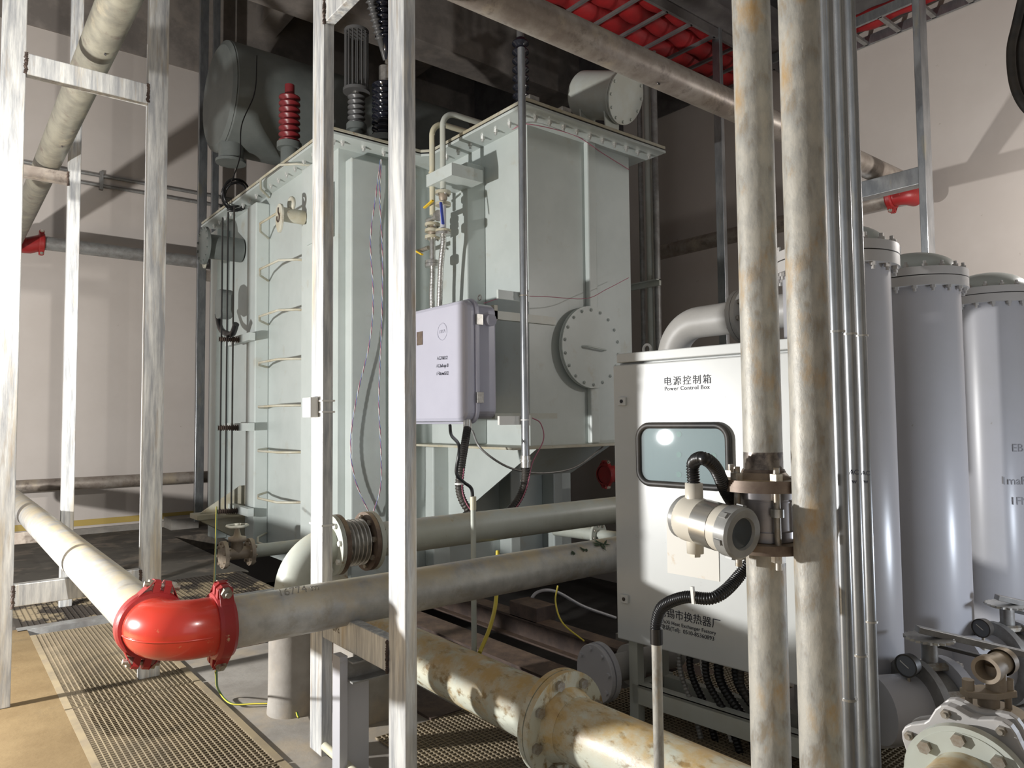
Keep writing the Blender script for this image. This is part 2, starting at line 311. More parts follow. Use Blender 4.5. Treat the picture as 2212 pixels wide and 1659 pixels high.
post(t, .73, .81, 6.02, 6.07, 6.6); post(t, .14, .22, 6.02, 6.07, 6.6)
build('crossbar', MB().box((.22, 6.022, 3.03), (.73, 6.068, 3.12)), M_brownpipe, t, bev=.004)
build('crossbar', MB().box((.22, 6.022, .47), (.73, 6.068, .55)), M_brownpipe, t, bev=.004); weld(t, (.73, 6.02, 3.07), Z)
t = thing('pipe_support_frame', 'galvanised steel frame in the middle of the photo with a pair of front posts', 'pipe support', (1.22, 2.4, 0))
post(t, 1.2, 1.245, 2.05, 2.16, 4.0); post(t, 1.2, 1.245, 2.684, 2.795, 4.0)
build('crossbar', MB().box((1.202, 2.16, .455), (1.243, 2.684, .565)), M_gal, t, bev=.003)
build('crossbar', MB().box((1.202, 1.4, 2.905), (1.243, 2.684, 3.015)), M_gal, t, bev=.003)
text('348', t, (1.2015, 2.56, .53), Y, -Z, .04, mat('faint_marker_2', (.25, .22, .17), .6)); weld(t, (1.2, 2.165, .51), Z); weld(t, (1.2, 2.68, 2.95), Z)
t = thing('pipe_support_frame', 'pair of thin grey posts beside the far left corner of the tank', 'pipe support', (2.7, 9.3, 0))
post(t, 2.50, 2.60, 9.24, 9.30, 6.9, .1, mt=M_conduit); post(t, 2.66, 2.74, 9.24, 9.30, 6.9, .1, mt=M_conduit)
build('bracket', MB().box((2.60, 9.25, 3.05), (2.66, 9.3, 3.18)), M_brownpipe, t)
t = thing('pipe_support_frame', 'galvanised post rising behind the grey vessels with a beam under the brown pipe', 'pipe support', (5.75, 2.2, 0))
post(t, 5.62, 5.75, 2.14, 2.19, 6.9, mt=M_conduit)
build('crossbar', MB().box((5.63, 2.19, 3.0), (5.74, 2.95, 3.13)), M_conduit, t, bev=.004)
t = thing('pipe_support_frame', 'thin dark steel post in front of the wall between tank and risers', 'pipe support', (5.9, 4.0, 0))
_a = at(1557, 893, 'x', 5.9); _b = at(1583, 893, 'x', 5.97)
post(t, 5.9, 5.95, _b.y, _a.y, 6.9, .0, mt=M_conduit)
# ================================================================== PIPES
def elbowpts(c, a, b, r, n=14): return arc(V(c), V(a), V(b), r, n)
t = build('upper_pipe', MB().tube([(.85, 2.543, 3.22), (6.15, 2.543, 3.22)], PR, 40), M_brownpipe)
tag(t, 'thick brown-grey steel pipe slanting overhead from the top centre to the right', 'pipe')
for x in (3.08, 4.62):
    o = build('drain_hole', MB().cyl((x, 2.515, 3.1385), (x, 2.512, 3.1395), .012, 16), M_black, t)
t = build('upper_pipe', MB().tube([(.617, 1.9, 3.21), (.617, 9.2, 3.21)], PR, 40), M_olive); tag(t, 'thick galvanised pipe slanting overhead at the top left above the crossbar', 'pipe')
for y in (3.98, 5.5): build('drain_hole', MB().cyl((.625, y, 3.1258), (.626, y, 3.127), .011, 16), M_black, t)
t = build('back_pipe', MB().tube([(.88, 9.4, 3.3), (5.9, 9.4, 3.3)], .076, 32), M_vgrey); tag(t, 'grey horizontal pipe along the back wall with a red coupling at its left end', 'pipe')
def coupling(t, c, d, rp, lug, name='coupling', mt=M_redd, w=.055, bl=True):
    c, d, lug = V(c), V(d).normalized(), V(lug).normalized()
    prof = [(-w/2, rp*1.02), (-w/2, rp*1.2), (-w*.3, rp*1.27), (w*.3, rp*1.27), (w/2, rp*1.2), (w/2, rp*1.02)]
    mb = MB().ring(prof, c, d, 48, caps=False)
    side = d.cross(lug)
    for sgn in (1, -1):
        for k in (1, -1):
            base = c+lug*sgn*rp*1.1+side*k*.006
            pl = [base-d*w*.45, base+d*w*.45, base+lug*sgn*rp*.42+d*w*.45, base+lug*sgn*rp*.55+d*w*.2, base+lug*sgn*rp*.55-d*w*.2, base+lug*sgn*rp*.42-d*w*.45]
            mb.prism(pl, side*k, .022)
            mb.prism([c+lug*sgn*rp*.62+side*k*rp*1.0-d*w*.4, c+lug*sgn*rp*.62+side*k*rp*1.0+d*w*.4, base+lug*sgn*rp*.5+side*k*.02+d*w*.4, base+lug*sgn*rp*.5+side*k*.02-d*w*.4], d.cross(side*k), .004)
    o = build(name, mb, mt, t, bev=.002)
    if bl:
        for sgn in (1, -1):
            b = c+lug*sgn*rp*1.43
            bb = MB().cyl(b-side*.055, b+side*.06, .009, 12).hexa(b+side*.028, side, .019, .018).hexa(b-side*.028, -side, .018, .014)
            build('bolt', bb, M_bolt, o)
    return o
# red elbow: left pipe (Y) meets middle pipe (X)
Z0 = .62; XL = .589; YG = 2.51
t = thing('grooved_pipe_elbow', 'glossy red pipe elbow with two dark red bolted couplings at the front left', 'pipe elbow', (.63, 2.5, .5))
pts = [V((XL, YG+.16, Z0))]+[V((XL+.125, YG+.125, Z0))+V((-math.cos(a), -math.sin(a), 0))*.125 for a in [math.pi/2*i/16 for i in range(17)]]+[V((XL+.16, YG, Z0))]
build('elbow_body', MB().tube(pts, PR*1.12, 40), M_red, t)
build('casting_seam', MB().tube([V((XL+.125, YG+.125, Z0-.012))+V((-math.cos(a), -math.sin(a), 0))*(.124+PR*1.12) for a in [math.pi/2*i/20 for i in range(21)]], .0035, 6), M_red, t)
coupling(t, (XL, YG+.165, Z0), Y, PR*1.04, (.25, 0, 1)); coupling(t, (XL+.175, YG, Z0), X, PR*1.04, (0, -.22, 1))
t = build('grooved_pipe', MB().tube([(XL, YG+.17, Z0), (XL, 8.6, Z0)], PR, 40), M_galpipe); tag(t, 'dusty galvanised pipe running from the red elbow back along the left side', 'pipe')
t = build('grooved_pipe', MB().tube([(XL+.18, YG, Z0), (3.6, YG, Z0)], PR, 40), M_galpipe); tag(t, 'galvanised pipe with leaf litter running right from the red elbow behind the control box', 'pipe')
mk = text('16774 m', t, (1.02, YG-.045, Z0+.0735), X, V((0, .8, .55)), .042, mat('faint_marker', (.28, .26, .22), .6))
# leaf litter lying on the pipe
for i, (px, py, s_) in enumerate(((1225, 1206, 1.2), (1170, 1222, .55), (1133, 1230, .5), (1268, 1185, .5))):
    x = 2.52+(px-1225)*.0022; a = R(52-i*6); c = V((x, YG-math.cos(a)*(PR+.002), Z0+math.sin(a)*(PR+.002)))
    mb = MB(); random.seed(i); up = V((0, math.sin(a), math.cos(a)))
    for k in range(int(9*s_)+3):
        d = (X*random.uniform(-1, 1)+up*random.uniform(-.6, .6)).normalized(); l = random.uniform(.012, .04)*s_; sd = d.cross(V((0, -math.cos(a), math.sin(a))))*.003
        q = c+X*random.uniform(-.02, .02)*s_+V((0, -math.cos(a), math.sin(a)))*.001*k*.4; mb.prism([q-sd, q+d*l*.5-sd*1.6, q+d*l, q+d*l*.5+sd*1.6, q+sd], (0, -math.cos(a), math.sin(a)), .0012)
    o = build('leaf_litter', mb, mat('dry_green_leaf%d' % i, (.035, .06, .03), .7)); tag(o, ['largest green leaf sprig lying on the long galvanised pipe', 'small dark leaf scrap on the long pipe, left of the largest sprig', 'small dark leaf scrap on the long pipe, furthest left', 'small leaf scrap on the long pipe, right of the largest sprig'][i], 'leaf')
# back-wall red coupling + right wall pipe
t = thing('grooved_pipe_elbow', 'small dark red coupling far back at the left, on the wall pipe', 'pipe coupling', (.85, 9.4, 3.2))
build('elbow_body', MB().tube([V((.617, 9.2, 3.21))]+[V((.617+.16, 9.24, 3.25))+V((-math.cos(a)*.16, math.sin(a)*.16, 0)) for a in [math.pi/2*i/10 for i in range(11)]]+[V((.9, 9.4, 3.3))], PR*1.05, 24), M_redd, t)
coupling(t, (.9, 9.4, 3.3), X, .085, Z)
t = build('wall_pipe', MB().tube([(6.7, 2.86, 3.26), (6.7, 9.3, 3.26)], PR, 32), M_brownpipe); tag(t, 'brown-grey pipe running along the right wall behind the tank and risers', 'pipe')
t = thing('pipe_clamp', 'small red pipe clamp beside the galvanised post at the right', 'pipe coupling', (6.7, 2.85, 3.2)); coupling(t, (6.7, 2.84, 3.26), Y, PR, Z, mt=M_redd); build('elbow_body', MB().tube([V((6.7, 2.84, 3.26)), V((6.7, 2.76, 3.26)), V((6.74, 2.72, 3.26)), V((6.85, 2.70, 3.26))], PR, 24), M_redd, t)
t = build('low_wall_pipe', MB().tube([(.6, 9.5, .62), (2.9, 9.5, .62)], .07, 24), M_brownpipe); tag(t, 'dark pipe low along the back wall behind the left posts', 'pipe')
# grey process pipe with bellows and big elbow
YG2 = 3.236; ZG2 = .705
t = build('process_pipe', MB().tube([(1.87, YG2, ZG2), (3.95, YG2, ZG2)], PR, 40), M_dustpipe); tag(t, 'pale green-grey pipe running right from the bellows, above the galvanised pipe', 'pipe')
t = thing('bellows_joint', 'ribbed metal expansion joint between two bolted flanges', 'expansion joint', (1.6, YG2, ZG2-.14))
def flange(t, c, d, rad, th, rin, n, br, name='flange', mt=M_dustpipe, stud=0, side=1, bm=None, bh=.012):
    c, d = V(c), V(d).normalized(); o = build(name, MB().ring([(0, rad), (th, rad)], c, d, 48), mt, t, bev=.002)
    for s2 in ((1,) if side == 1 else ((-1,) if side == -1 else (1, -1))):
        boltring(o, c+d*(th if s2 == 1 else 0), d*s2, (rad+rin)/2, n, br, bh, bm, stud)
    return o
mb = MB(); n = 6; prof = []
x0 = 1.545; x1 = 1.80
for i in range(n*8+1): prof.append((i/(n*8)*.125, .088+.024*(.5-.5*math.cos(2*math.pi*i/8))))
mb.smoothprof(prof, (1.535, YG2, ZG2), X, 40); build('bellows', mb, M_steel, t)
flange(t, (1.51, YG2, ZG2), X, .142, .022, .09, 8, .014, mt=M_flrust, side=1); flange(t, (1.487, YG2, ZG2), X, .142, .021, .09, 8, .014, mt=M_dustpipe, side=-1, bm=M_white)
flange(t, (1.665, YG2, ZG2), X, .142, .022, .09, 8, .014, mt=M_flrust, side=-1); flange(t, (1.69, YG2, ZG2), X, .142, .022, .09, 8, .014, mt=M_dustpipe, side=1)
build('pipe_stub', MB().cyl((1.71, YG2, ZG2), (1.875, YG2, ZG2), PR), M_dustpipe, t)
t = thing('process_pipe_elbow', 'pale painted pipe elbow turning down behind the middle post', 'pipe elbow', (1.3, YG2, -.012))
pts = [V((1.515, YG2, ZG2))]+[V((1.50, YG2, ZG2-.19))+V((-math.sin(a), 0, math.cos(a)))*.19 for a in [math.pi/2*i/16 for i in range(17)]]+[V((1.31, YG2, .30))]
build('elbow_body', MB().tube(pts, PR*1.03, 40), M_dustpipe, t); build('weld_ring', MB().tube([(1.31, YG2, .50), (1.31, YG2, .508)], PR*1.07, 40), M_dustpipe, t)
o = build('pedestal', MB().ring([(0, .105), (.06, .1), (.5, .098)], (1.30, YG2, -.012), Z, 32), M_conc); tag(o, 'round dusty concrete pedestal under the pale pipe elbow', 'pedestal')
# cream valve pipe (Y direction), flange in front
XV = 1.74; ZV = .232; RV = .108
t = thing('flanged_pipe', 'thick cream painted pipe with tan dust and a bolted flange, running to the bottom right', 'pipe', (XV, 1.9, 0))
build('rear_section', MB().tube([(XV, 1.96, ZV), (XV, 3.4, ZV)], RV, 48), M_cream, t)
build('front_section', MB().tube([(XV, .35, ZV), (XV, 1.86, ZV)], RV, 48), M_cream, t)
build('weld_ring', MB().tube([(XV, 1.07, ZV), (XV, 1.078, ZV)], RV*1.02, 48), M_flrust, t)
build('rear_flange', MB().ring([(0, .18), (.024, .18)], (XV, 1.905, ZV), Y, 56), M_cream, t, bev=.003)
o = build('front_flange', MB().ring([(0, .18), (.024, .18)], (XV, 1.876, ZV), Y, 56).ring([(0, RV*1.02), (.05, RV*1.2)], (XV, 1.83, ZV), Y, 48), M_cream, t, bev=.003)
boltring(o, (XV, 1.876, ZV), -Y, .148, 8, .018, .014, a0=.25)
boltring(o, (XV, 1.93, ZV), Y, .148, 8, .018, .014, a0=-.25)
# blind flange
c = at(1283, 1455, 'x', 2.30)
t = thing('blind_flange', 'grey flat-sided end flange behind the cream pipe, lit by the lamp', 'flange', (c.x, c.y, c.z-.15))
dd = V((1, -.12, 0)).normalized(); e2 = Z.cross(dd)
pl = []
for i in range(40):
    a = 2*math.pi*i/40; q = e2*math.cos(a)*.125+Z*math.sin(a)*.125
    pl.append(q)
mb = MB().prism([c+q for q in pl], dd, .022); o = build('cover_plate', mb, M_ves, t, bev=.003); boltring(o, c, -dd, .105, 8, .011, .01, M_ves)
build('flange', MB().prism([c+dd*.026+q*1.02 for q in pl], dd, .024), M_ves, t); build('pipe_stub', MB().cyl(c+dd*.05, c+dd*.5, .06, 32), M_elb, t)
o = build('flange', MB().cyl(c+dd*.2, c+dd*.225, .09, 32), M_elb, t)
# ================================================================== TRANSFORMER
TZ = 3.655; WX = 2.62; WY = 5.56; TX = 3.57; TY = 4.22; BX = 4.74; FX = 5.25; FY = 8.7; ZT = TZ-.055
t = TR = thing('transformer', 'huge grey-green steel transformer tank with vertical ribs filling the centre', 'transformer', (3.9, 6.8, 0))
build('tank_body', MB().box((WX, WY, -.02), (FX, FY, ZT)), M_tank, t)
build('turret_body', MB().box((TX, TY, 1.09), (BX, WY+.01, ZT)), M_tank, t)
def outline(g, zz): return [V(p) for p in ((2.42+g, 8.83, zz), (2.42+g, 5.3+g, zz), (3.271, 5.3+g, zz), (3.331+g, 5.24, zz), (3.331+g, 3.95+g, zz), (4.92, 3.95+g, zz), (4.92, 5.75, zz), (5.35, 5.75, zz), (5.35, 8.83, zz))]
build('rim_flange', MB().prism(outline(0, TZ-.06), Z, .022), M_tank, t, bev=.003)
build('gasket', MB().prism(outline(.012, TZ-.038), Z, .014), M_black, t)
build('top_cover', MB().prism(outline(.004, TZ-.024), Z, .024), M_rim, t, bev=.003)
zb = TZ-.06
for i in range(17): bolt(t, (2.42+.09, 5.42+i*.2, zb), -Z, .019, .022, M_sbolt, .02)
for i in range(4): bolt(t, (2.58+i*.19, 5.40, zb), -Z, .019, .022, M_sbolt, .02)
for i in range(7): bolt(t, (3.44, 4.1+i*.175, zb), -Z, .019, .022, M_sbolt, .02)
for i in range(10): bolt(t, (3.52+i*.145, 4.06, zb), -Z, .019, .022, M_sbolt, .02)
def rib(a, b, name='rib', ch=None): return build(name, MB().box(a, b), M_tank, t, bev=.012)
rib((2.48, 5.74, .0), (WX, 6.0, 3.5)); rib((2.48, 7.14, 0), (WX, 7.4, 3.5)); rib((2.48, 8.4, 0), (WX, 8.64, 3.5))
rib((2.68, 5.44, .0), (3.01, WY, 3.5)); rib((3.38, 4.77, 1.095), (TX, 5.32, 3.42)); rib((4.18, TY-.05, 1.095), (4.28, TY, ZT))
rib((3.46, 5.42, 0), (3.64, WY, 1.06)); rib((4.3, 5.38, 0), (4.42, WY, 1.0)); rib((4.85, 5.38, 0), (4.97, WY, 1.0))
build('turret_bottom_plate', MB().prism([V((3.24, 4.02, 1.075)), V((3.5, 4.02, 1.075)), V((BX+.02, 4.06, 1.075)), V((BX+.02, WY, 1.075)), V((3.24, WY, 1.075))], Z, .018), M_rim, t, bev=.002)
build('gusset_plate', MB().prism([V((3.5, 4.3, 1.075)), V((4.55, 4.3, 1.075)), V((4.35, 4.6, .83)), V((3.9, 5.2, .55)), V((3.75, 5.4, .45))][:3]+[V((3.8, 4.6, .83))], -Y+X*.001, .01), M_tank, t)
build('gusset_plate', MB().prism([V((3.62, 5.44, 1.07)), V((3.62, 4.2, 1.07)), V((3.62, 5.44, .35))], X, .014), M_tank, t)
# manhole cover
mc = V((4.19, TY, 1.83)); 
mc = at(1278, 750, 'y', 4.155)
build('manhole_neck', MB().cyl((mc.x, TY, mc.z), (mc.x, 4.18, mc.z), .297, 48), M_tank, t)
o = build('manhole_flange', MB().ring([(0, .335), (.018, .335)], (mc.x, 4.182, mc.z), -Y, 64), M_tank, t, bev=.003)
o = build('manhole_cover', MB().ring([(0, .335), (.016, .335)], (mc.x, 4.161, mc.z), -Y, 64), M_tank, t, bev=.003); boltring(o, (mc.x, 4.145, mc.z), -Y, .305, 18, .014, .012, M_tank, .008)
build('cover_handle', MB().tube([(mc.x-.12, 4.148, mc.z), (mc.x-.1, 4.11, mc.z), (mc.x+.12, 4.11, mc.z-.02), (mc.x+.13, 4.15, mc.z-.02)], .008, 8), M_tank, t)
# ladder rungs
for zz in (3.56, 3.14, 2.71, 2.27, 1.84, 1.435, 1.03, .6, .2):
    build('ladder_rung', MB().tube([(2.6, 5.99, zz-.0), (2.45, 6.04, zz), (2.34, 6.15, zz), (2.34, 6.62, zz), (2.44, 6.9, zz), (2.6, 7.12, zz)], .011, 8), M_rim, t)
# jacking brackets
for (x, y) in ((2.05, 7.5), (2.28, 5.25)):
    z_ = .34 if y > 6 else .22
    mb = MB().box((x, y-.02, z_), (2.6, y+.24, z_+.045)).prism([V((x+.05, y+.1, z_+.045)), V((2.57, y+.1, z_+.045)), V((2.57, y+.1, z_+.3)), V((2.5, y+.1, z_+.3))], Y, .02).prism([V((x+.02, y+.02, z_)), V((2.57, y+.02, z_)), V((2.57, y+.02, z_-.3))], Y, .02).prism([V((x+.02, y+.2, z_)), V((2.57, y+.2, z_)), V((2.57, y+.2, z_-.3))], Y, .02)
    build('jacking_bracket', mb, M_rim, t)
# lifting trunnions with hook plate
def hookplate(c, nm, sc=1.0):
    c = V(c); e = -Y; u = Z    # plate faces -X
    mb = MB(); pl = [c+Y*math.cos(a)*.075*sc+Z*math.sin(a)*(.085 if math.sin(a) > 0 else .16)*sc for a in [2*math.pi*i/28 for i in range(28)]]
    o = build(nm, mb.prism(pl, -X, .02), M_rim, t, bev=.003)
    h = [c-X*.024+Z*.05*sc, c-X*.024+Z*.01*sc, c-X*.024-Y*.022*sc-Z*.02*sc, c-X*.024-Y*.018*sc-Z*.06*sc, c-X*.024+Y*.01*sc-Z*.07*sc, c-X*.024+Y*.03*sc-Z*.045*sc, c-X*.024+Y*.026*sc-Z*.02*sc]
    build('hook_symbol', MB().tube(spline(h, 5), .006*sc, 6), M_rust, o)
    build('trunnion', MB().cyl(c, c+X*.2, .06*sc, 24), M_rim, t)
    rg = [c+X*.09+Z*.1*sc+V((0, math.cos(a), math.sin(a)))*.05*sc for a in [2*math.pi*i/20 for i in range(21)]]
    build('lifting_eye', MB().tube(rg, .018*sc, 8), M_rim, t)
c1 = at(607, 462, 'x', 2.26); hookplate(c1, 'hook_plate')
build('mounting_plate', MB().box((2.465, c1.y-.32, c1.z-.25), (2.48, c1.y-.05, c1.z+.2)), M_tank, t)
c2_ = at(444, 545, 'x', 2.26); hookplate(c2_, 'hook_plate', 1.1)
cf = at(438, 530, 'x', 2.2); o = build('end_flange', MB().ring([(0, .2), (.03, .2)], cf, X, 36), M_tankd, t, bev=.003); boltring(o, cf, -X, .175, 12, .014, .012, M_tankd)
build('end_flange_neck', MB().cyl(cf+X*.02, cf+X*.4, .13, 28), M_tankd, t)
# earthing bars on coil insulators
for i, (px, mt_) in enumerate(((483, M_black), (495, M_black), (508, M_blackd))):
    q0 = at(px-2, 470-i*12, 'x', 2.24+i*.05); q1 = at(px, 1105, 'x', 2.24+i*.05)
    build('earthing_bar', MB().bar((q0.x, q0.y, q0.z), (q0.x, q0.y, q1.z), .018, .012, up=(1, 0, 0)), mt_, t)
for zz in (2.12, 1.24, .42):
    q = at(480, 905, 'x', 2.24)
    build('coil_insulator', MB().tube(even([V((2.2, q.y, zz)), V((2.4, q.y-.05, zz))], .003), .024, 12, .3, .018), M_rust, t)
    build('insulator_arm', MB().box((2.38, 7.02, zz-.03), (2.44, 7.75, zz+.045)), M_tank, t)
c = at(476, 655, 'x', 2.3); build('terminal_box', rbox(MB(), 2.28, 2.4, c.y-.12, c.y+.12, c.z-.16, c.z+.14, .09), M_tankd, t, bev=.01)
build('black_hose_loop', MB().tube(even(spline([at(470, 680, 'x', 2.32), at(478, 712, 'x', 2.3), at(500, 722, 'x', 2.28), at(510, 700, 'x', 2.28)], 8), .01), .03, 10), M_black, t)
# ================================================================== CONSERVATORS, BUSHINGS
cy = 8.1; q = at(475, 209, 'y', cy); rr = .60
t = thing('conservator_tank', 'large dim grey horizontal oil cylinder near the ceiling behind the posts', 'oil tank', (3.5, cy, q.z-rr))
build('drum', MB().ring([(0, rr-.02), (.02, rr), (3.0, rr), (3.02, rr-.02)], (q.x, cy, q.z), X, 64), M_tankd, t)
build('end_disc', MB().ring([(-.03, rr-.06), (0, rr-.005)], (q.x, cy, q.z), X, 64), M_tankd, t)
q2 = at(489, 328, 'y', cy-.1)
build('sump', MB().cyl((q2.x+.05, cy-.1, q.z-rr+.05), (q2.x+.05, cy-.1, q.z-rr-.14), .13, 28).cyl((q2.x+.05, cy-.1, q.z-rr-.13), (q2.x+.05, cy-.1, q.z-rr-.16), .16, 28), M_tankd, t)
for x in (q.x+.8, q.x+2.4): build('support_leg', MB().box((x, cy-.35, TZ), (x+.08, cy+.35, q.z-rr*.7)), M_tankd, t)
def bushing(name, label, x, y, z0, h, r, n, mt, top=.05, cap=M_steel):
    t = thing(name, label, 'bushing', (x, y, z0)); prof = [(0, r*.6)]
    for i in range(n):
        a = h*(i)/n; prof += [(a+h/n*.15, r*.62), (a+h/n*.4, r), (a+h/n*.6, r*.98), (a+h/n*.85, r*.62)]
    prof.append((h, r*.6)); build('shed_body', MB().smoothprof(prof, (x, y, z0), Z, 28), mt, t)
    build('base_flange', MB().cyl((x, y, z0-.05), (x, y, z0+.01), r*1.15, 24), M_tankd, t)
    if z0 > TZ+.07: build('base_neck', MB().cyl((x, y, TZ-.01), (x, y, z0-.04), r*.8, 24), M_tankd, t)
    build('top_terminal', MB().cyl((x, y, z0+h-.01), (x, y, z0+h+top), r*.45, 16), cap, t); return t
p = at(625, 312, 'y', 6.9); p2 = at(625, 205, 'y', 6.9)
bushing('insulator_bushing', 'dark red ribbed insulator on the tank top behind the posts', p.x, p.y, p.z, p2.z-p.z-.0, .105, 8, M_redcer, .1, M_redcer)
p = at(831, 300, 'y', 6.1); p2 = at(831, 180, 'y', 6.1)
bushing('insulator_bushing', 'glossy black ribbed insulator beside the front right post', p.x, p.y, p.z, p2.z-p.z, .125, 9, M_ceram, .16)
p = at(770, 272, 'y', 6.3); p2 = at(770, 205, 'y', 6.3)
t = bushing('surge_arrester', 'grey surge arrester on a thin ribbed post, its tall wire cage dim above', p.x, p.y, p.z, p2.z-p.z, .085, 6, M_gcer, .05)
zc = p2.z+.04; mb = MB()
for k in range(16):
    a = 2*math.pi*k/16; b = V((p.x+math.cos(a)*.11, p.y+math.sin(a)*.11, zc)); mb.cyl(b, b+Z*.58, .007, 6)
mb.cyl((p.x, p.y, zc-.02), (p.x, p.y, zc+.01), .13, 24); mb.cyl((p.x, p.y, zc+.57), (p.x, p.y, zc+.6), .12, 24); build('wire_cage', mb, M_gcer, t)
# cable terminations above the black bushing
for i, (a, b, r_, mt_, lb) in enumerate((((800, 0), (832, 130), .03, M_gcer, 'grey cable termination with sheds above the black insulator, left one'), ((825, -10), (836, 130), .055, M_ceram, 'dark cable termination with sheds above the black insulator, right one'))):
    A = at(*a, 'y', 6.0); B = at(*b, 'y', 6.08); d = B-A; n_ = 7; prof = []
    for k in range(n_): prof += [(d.length*.7*k/n_, r_), (d.length*.7*(k+.3)/n_, r_*1.8), (d.length*.7*(k+.5)/n_, r_)]
    prof += [(d.length, r_*.7)]
    t = build('cable_termination', MB().smoothprof([(-1.2, r_)]+prof, A, d, 16), mt_); tag(t, lb, 'cable termination')
t = build('terminal_lug', MB().box((0, -.04, 0), (.03, .04, .35), Matrix.Translation(at(836, 160, 'y', 6.05)-V((0, 0, .12)))), M_bolt); tag(t, 'dark metal connector on top of the glossy black insulator', 'connector')
p = at(1125, 170, 'y', 4.75); 
bushing('insulator_bushing', 'black finned insulator partly hidden behind the thin vertical conduit', p.x, 4.75, TZ+.03, .95, .075, 12, M_ceram, .3, M_gcer)
# dark curved pipes on tank top
grp = None
for i in range(6):
    x = 3.5+i*.07; y0 = 5.4-i*.05
    A = at(1022+i*9, 215, 'y', 6.0-i*.12)
    A = at(1018+i*9, 215, 'y', 6.2-i*.1); zt_ = TZ+.40+.03*i
    pts = [V((A.x, A.y, TZ)), V((A.x, A.y, zt_))]+[V((A.x+.12-.12*math.cos(a), A.y, zt_+.12*math.sin(a))) for a in [math.pi/2*k/8 for k in range(9)]]+[V((A.x+.6, A.y, zt_+.12)), V((A.x+.9, A.y, zt_-.1))]
    o = build('cable_pipe', MB().tube(pts, .028, 12), M_vgrey); tag(o, 'one of the dark curved pipes bundled on the tank top beside the conduit', 'pipe', 'dark curved pipes on the tank top')
# small conservator
cc = at(1270, 200, 'y', 4.62); ax = V((.75, -.66, 0)).normalized(); ax = V((.0, -1, 0))
ax = V((.97, -.25, 0)).normalized()
A = at(1262, 205, 'y', 4.75); B = at(1338, 208, 'y', 4.35)
ax = (B-A).normalized(); ln = (B-A).length; rr2 = .215
t = thing('conservator_tank', 'small pale cylinder with a bolted end cover on top of the tank turret', 'oil tank', ((A+B)/2-Z*.5))
build('drum', MB().ring([(-.02, rr2*.95), (0, rr2), (ln, rr2), (ln+.04, rr2*1.0)], A, ax, 48), M_pale, t)
build('end_flange', MB().ring([(0, rr2*1.12), (.018, rr2*1.12)], B+ax*.04, ax, 48), M_pale, t, bev=.002)
o = build('end_cover', MB().ring([(0, rr2*1.12), (.016, rr2*1.12)], B+ax*.064, ax, 48), M_pale, t, bev=.002); boltring(o, B+ax*.08, ax, rr2*1.0, 12, .014, .014, M_pale)
for k in (.12, .8):
    c = A+ax*ln*k; sd = ax.cross(Z)
    build('support_leg', MB().prism([V((c.x, c.y, TZ))-sd*.06, V((c.x, c.y, TZ))+sd*.1, c-Z*rr2*.5+sd*.15, c-Z*rr2*.5-sd*.1], ax, .012), M_pale, t)
o = build('vent_pipe', MB().cyl((BX+.02, 4.5, TZ), (BX+.02, 4.5, TZ+.3), .035, 16), M_pale, t)
for (a, b, lb, mt_) in (((1142, 215), (1192, 222), 'small grey metal terminal box on the tank corner beside the conduit', M_steel), ((1213, 240), (1250, 245), 'small silver relay box on the tank rim under the pale cylinder', M_steel)):
    A = at(*a, 'y', 4.12)
    o = build('terminal_box', MB().box((A.x, 4.12, TZ), (A.x+.17, 4.25, TZ+.10)).box((A.x+.02, 4.13, TZ+.1), (A.x+.12, 4.22, TZ+.14)), mt_, bev=.004); tag(o, lb, 'terminal box')
# ================================================================== OIL / GAS SAMPLING PIPES on turret side
def hose_assembly(lbl, dx, y, z0, cols):
    pass
t = thing('sampling_pipework', 'pair of cream pipes with brass valves and braided hoses on the tank side', 'valve pipework', (3.2, 4.95, 1.9))
xs = 3.14
def P(px, py, x=xs): return at(px, py, 'x', x)
for (px, ytop, xe, mtp, pyf) in ((934, 262, 1010, M_creamp, (465, 490, 520)), (957, 240, 1025, M_pale, (420, 440, 500))):
    a = P(px, pyf[0]); b = P(px+6, ytop+40); y_ = a.y
    rb = .12; zt = P(px, ytop).z
    pts = [V((xs, y_, a.z)), V((xs, y_, zt-rb))]+[V((xs+rb-rb*math.cos(u), y_, zt-rb+rb*math.sin(u))) for u in [math.pi/2*k/10 for k in range(11)]]+[V((xs+.55, y_, zt))]
    build('riser_pipe', MB().tube(pts, .0235, 14), mtp, t)
    build('pipe_clip', MB().cyl((xs, y_, P(px, 375).z), (xs, y_, P(px, 375).z+.012), .03, 14), mtp, t)
    fl = []
    zs = (P(px, pyf[0]).z, P(px, pyf[1]).z, P(px, pyf[2]).z)
    zs = {934: [487, 500, 514, 568, 575], 957: [418, 443, 501, 506]}[px]
    for k, py in enumerate(zs):
        z_ = P(px-3, py).z; o = build('flange', MB().cyl((xs, y_, z_-.012), (xs, y_, z_+.012), .062, 24), M_rim if k < 3 else M_steel, t, bev=.002)
        if k in (0, 2): boltring(o, (xs, y_, z_-.012), -Z, .048, 4, .009, .014, M_steel)
    build('valve_body', MB().smoothprof([(0, .02), (.03, .035), (.07, .035), (.1, .02)], (xs, y_, P(px, zs[2] if px == 934 else 437).z+.0), Z, 16), M_valve, t)
    ze = P(px, zs[-1]).z; build('spool', MB().cyl((xs, y_, P(px, zs[1]).z), (xs, y_, ze), .024, 16), M_steel if px == 934 else M_ves, t)
    dn = [V((xs, y_, ze)), V((xs, y_, ze-.08)), V((xs, y_+(.01 if px == 934 else .04), ze-.3)), V((xs+.02, y_+(.0 if px == 934 else .12), 1.75))]
    build('braided_hose', MB().tube(even(spline(dn, 8), .004), .023, 12, .06, .012), M_steel, t)
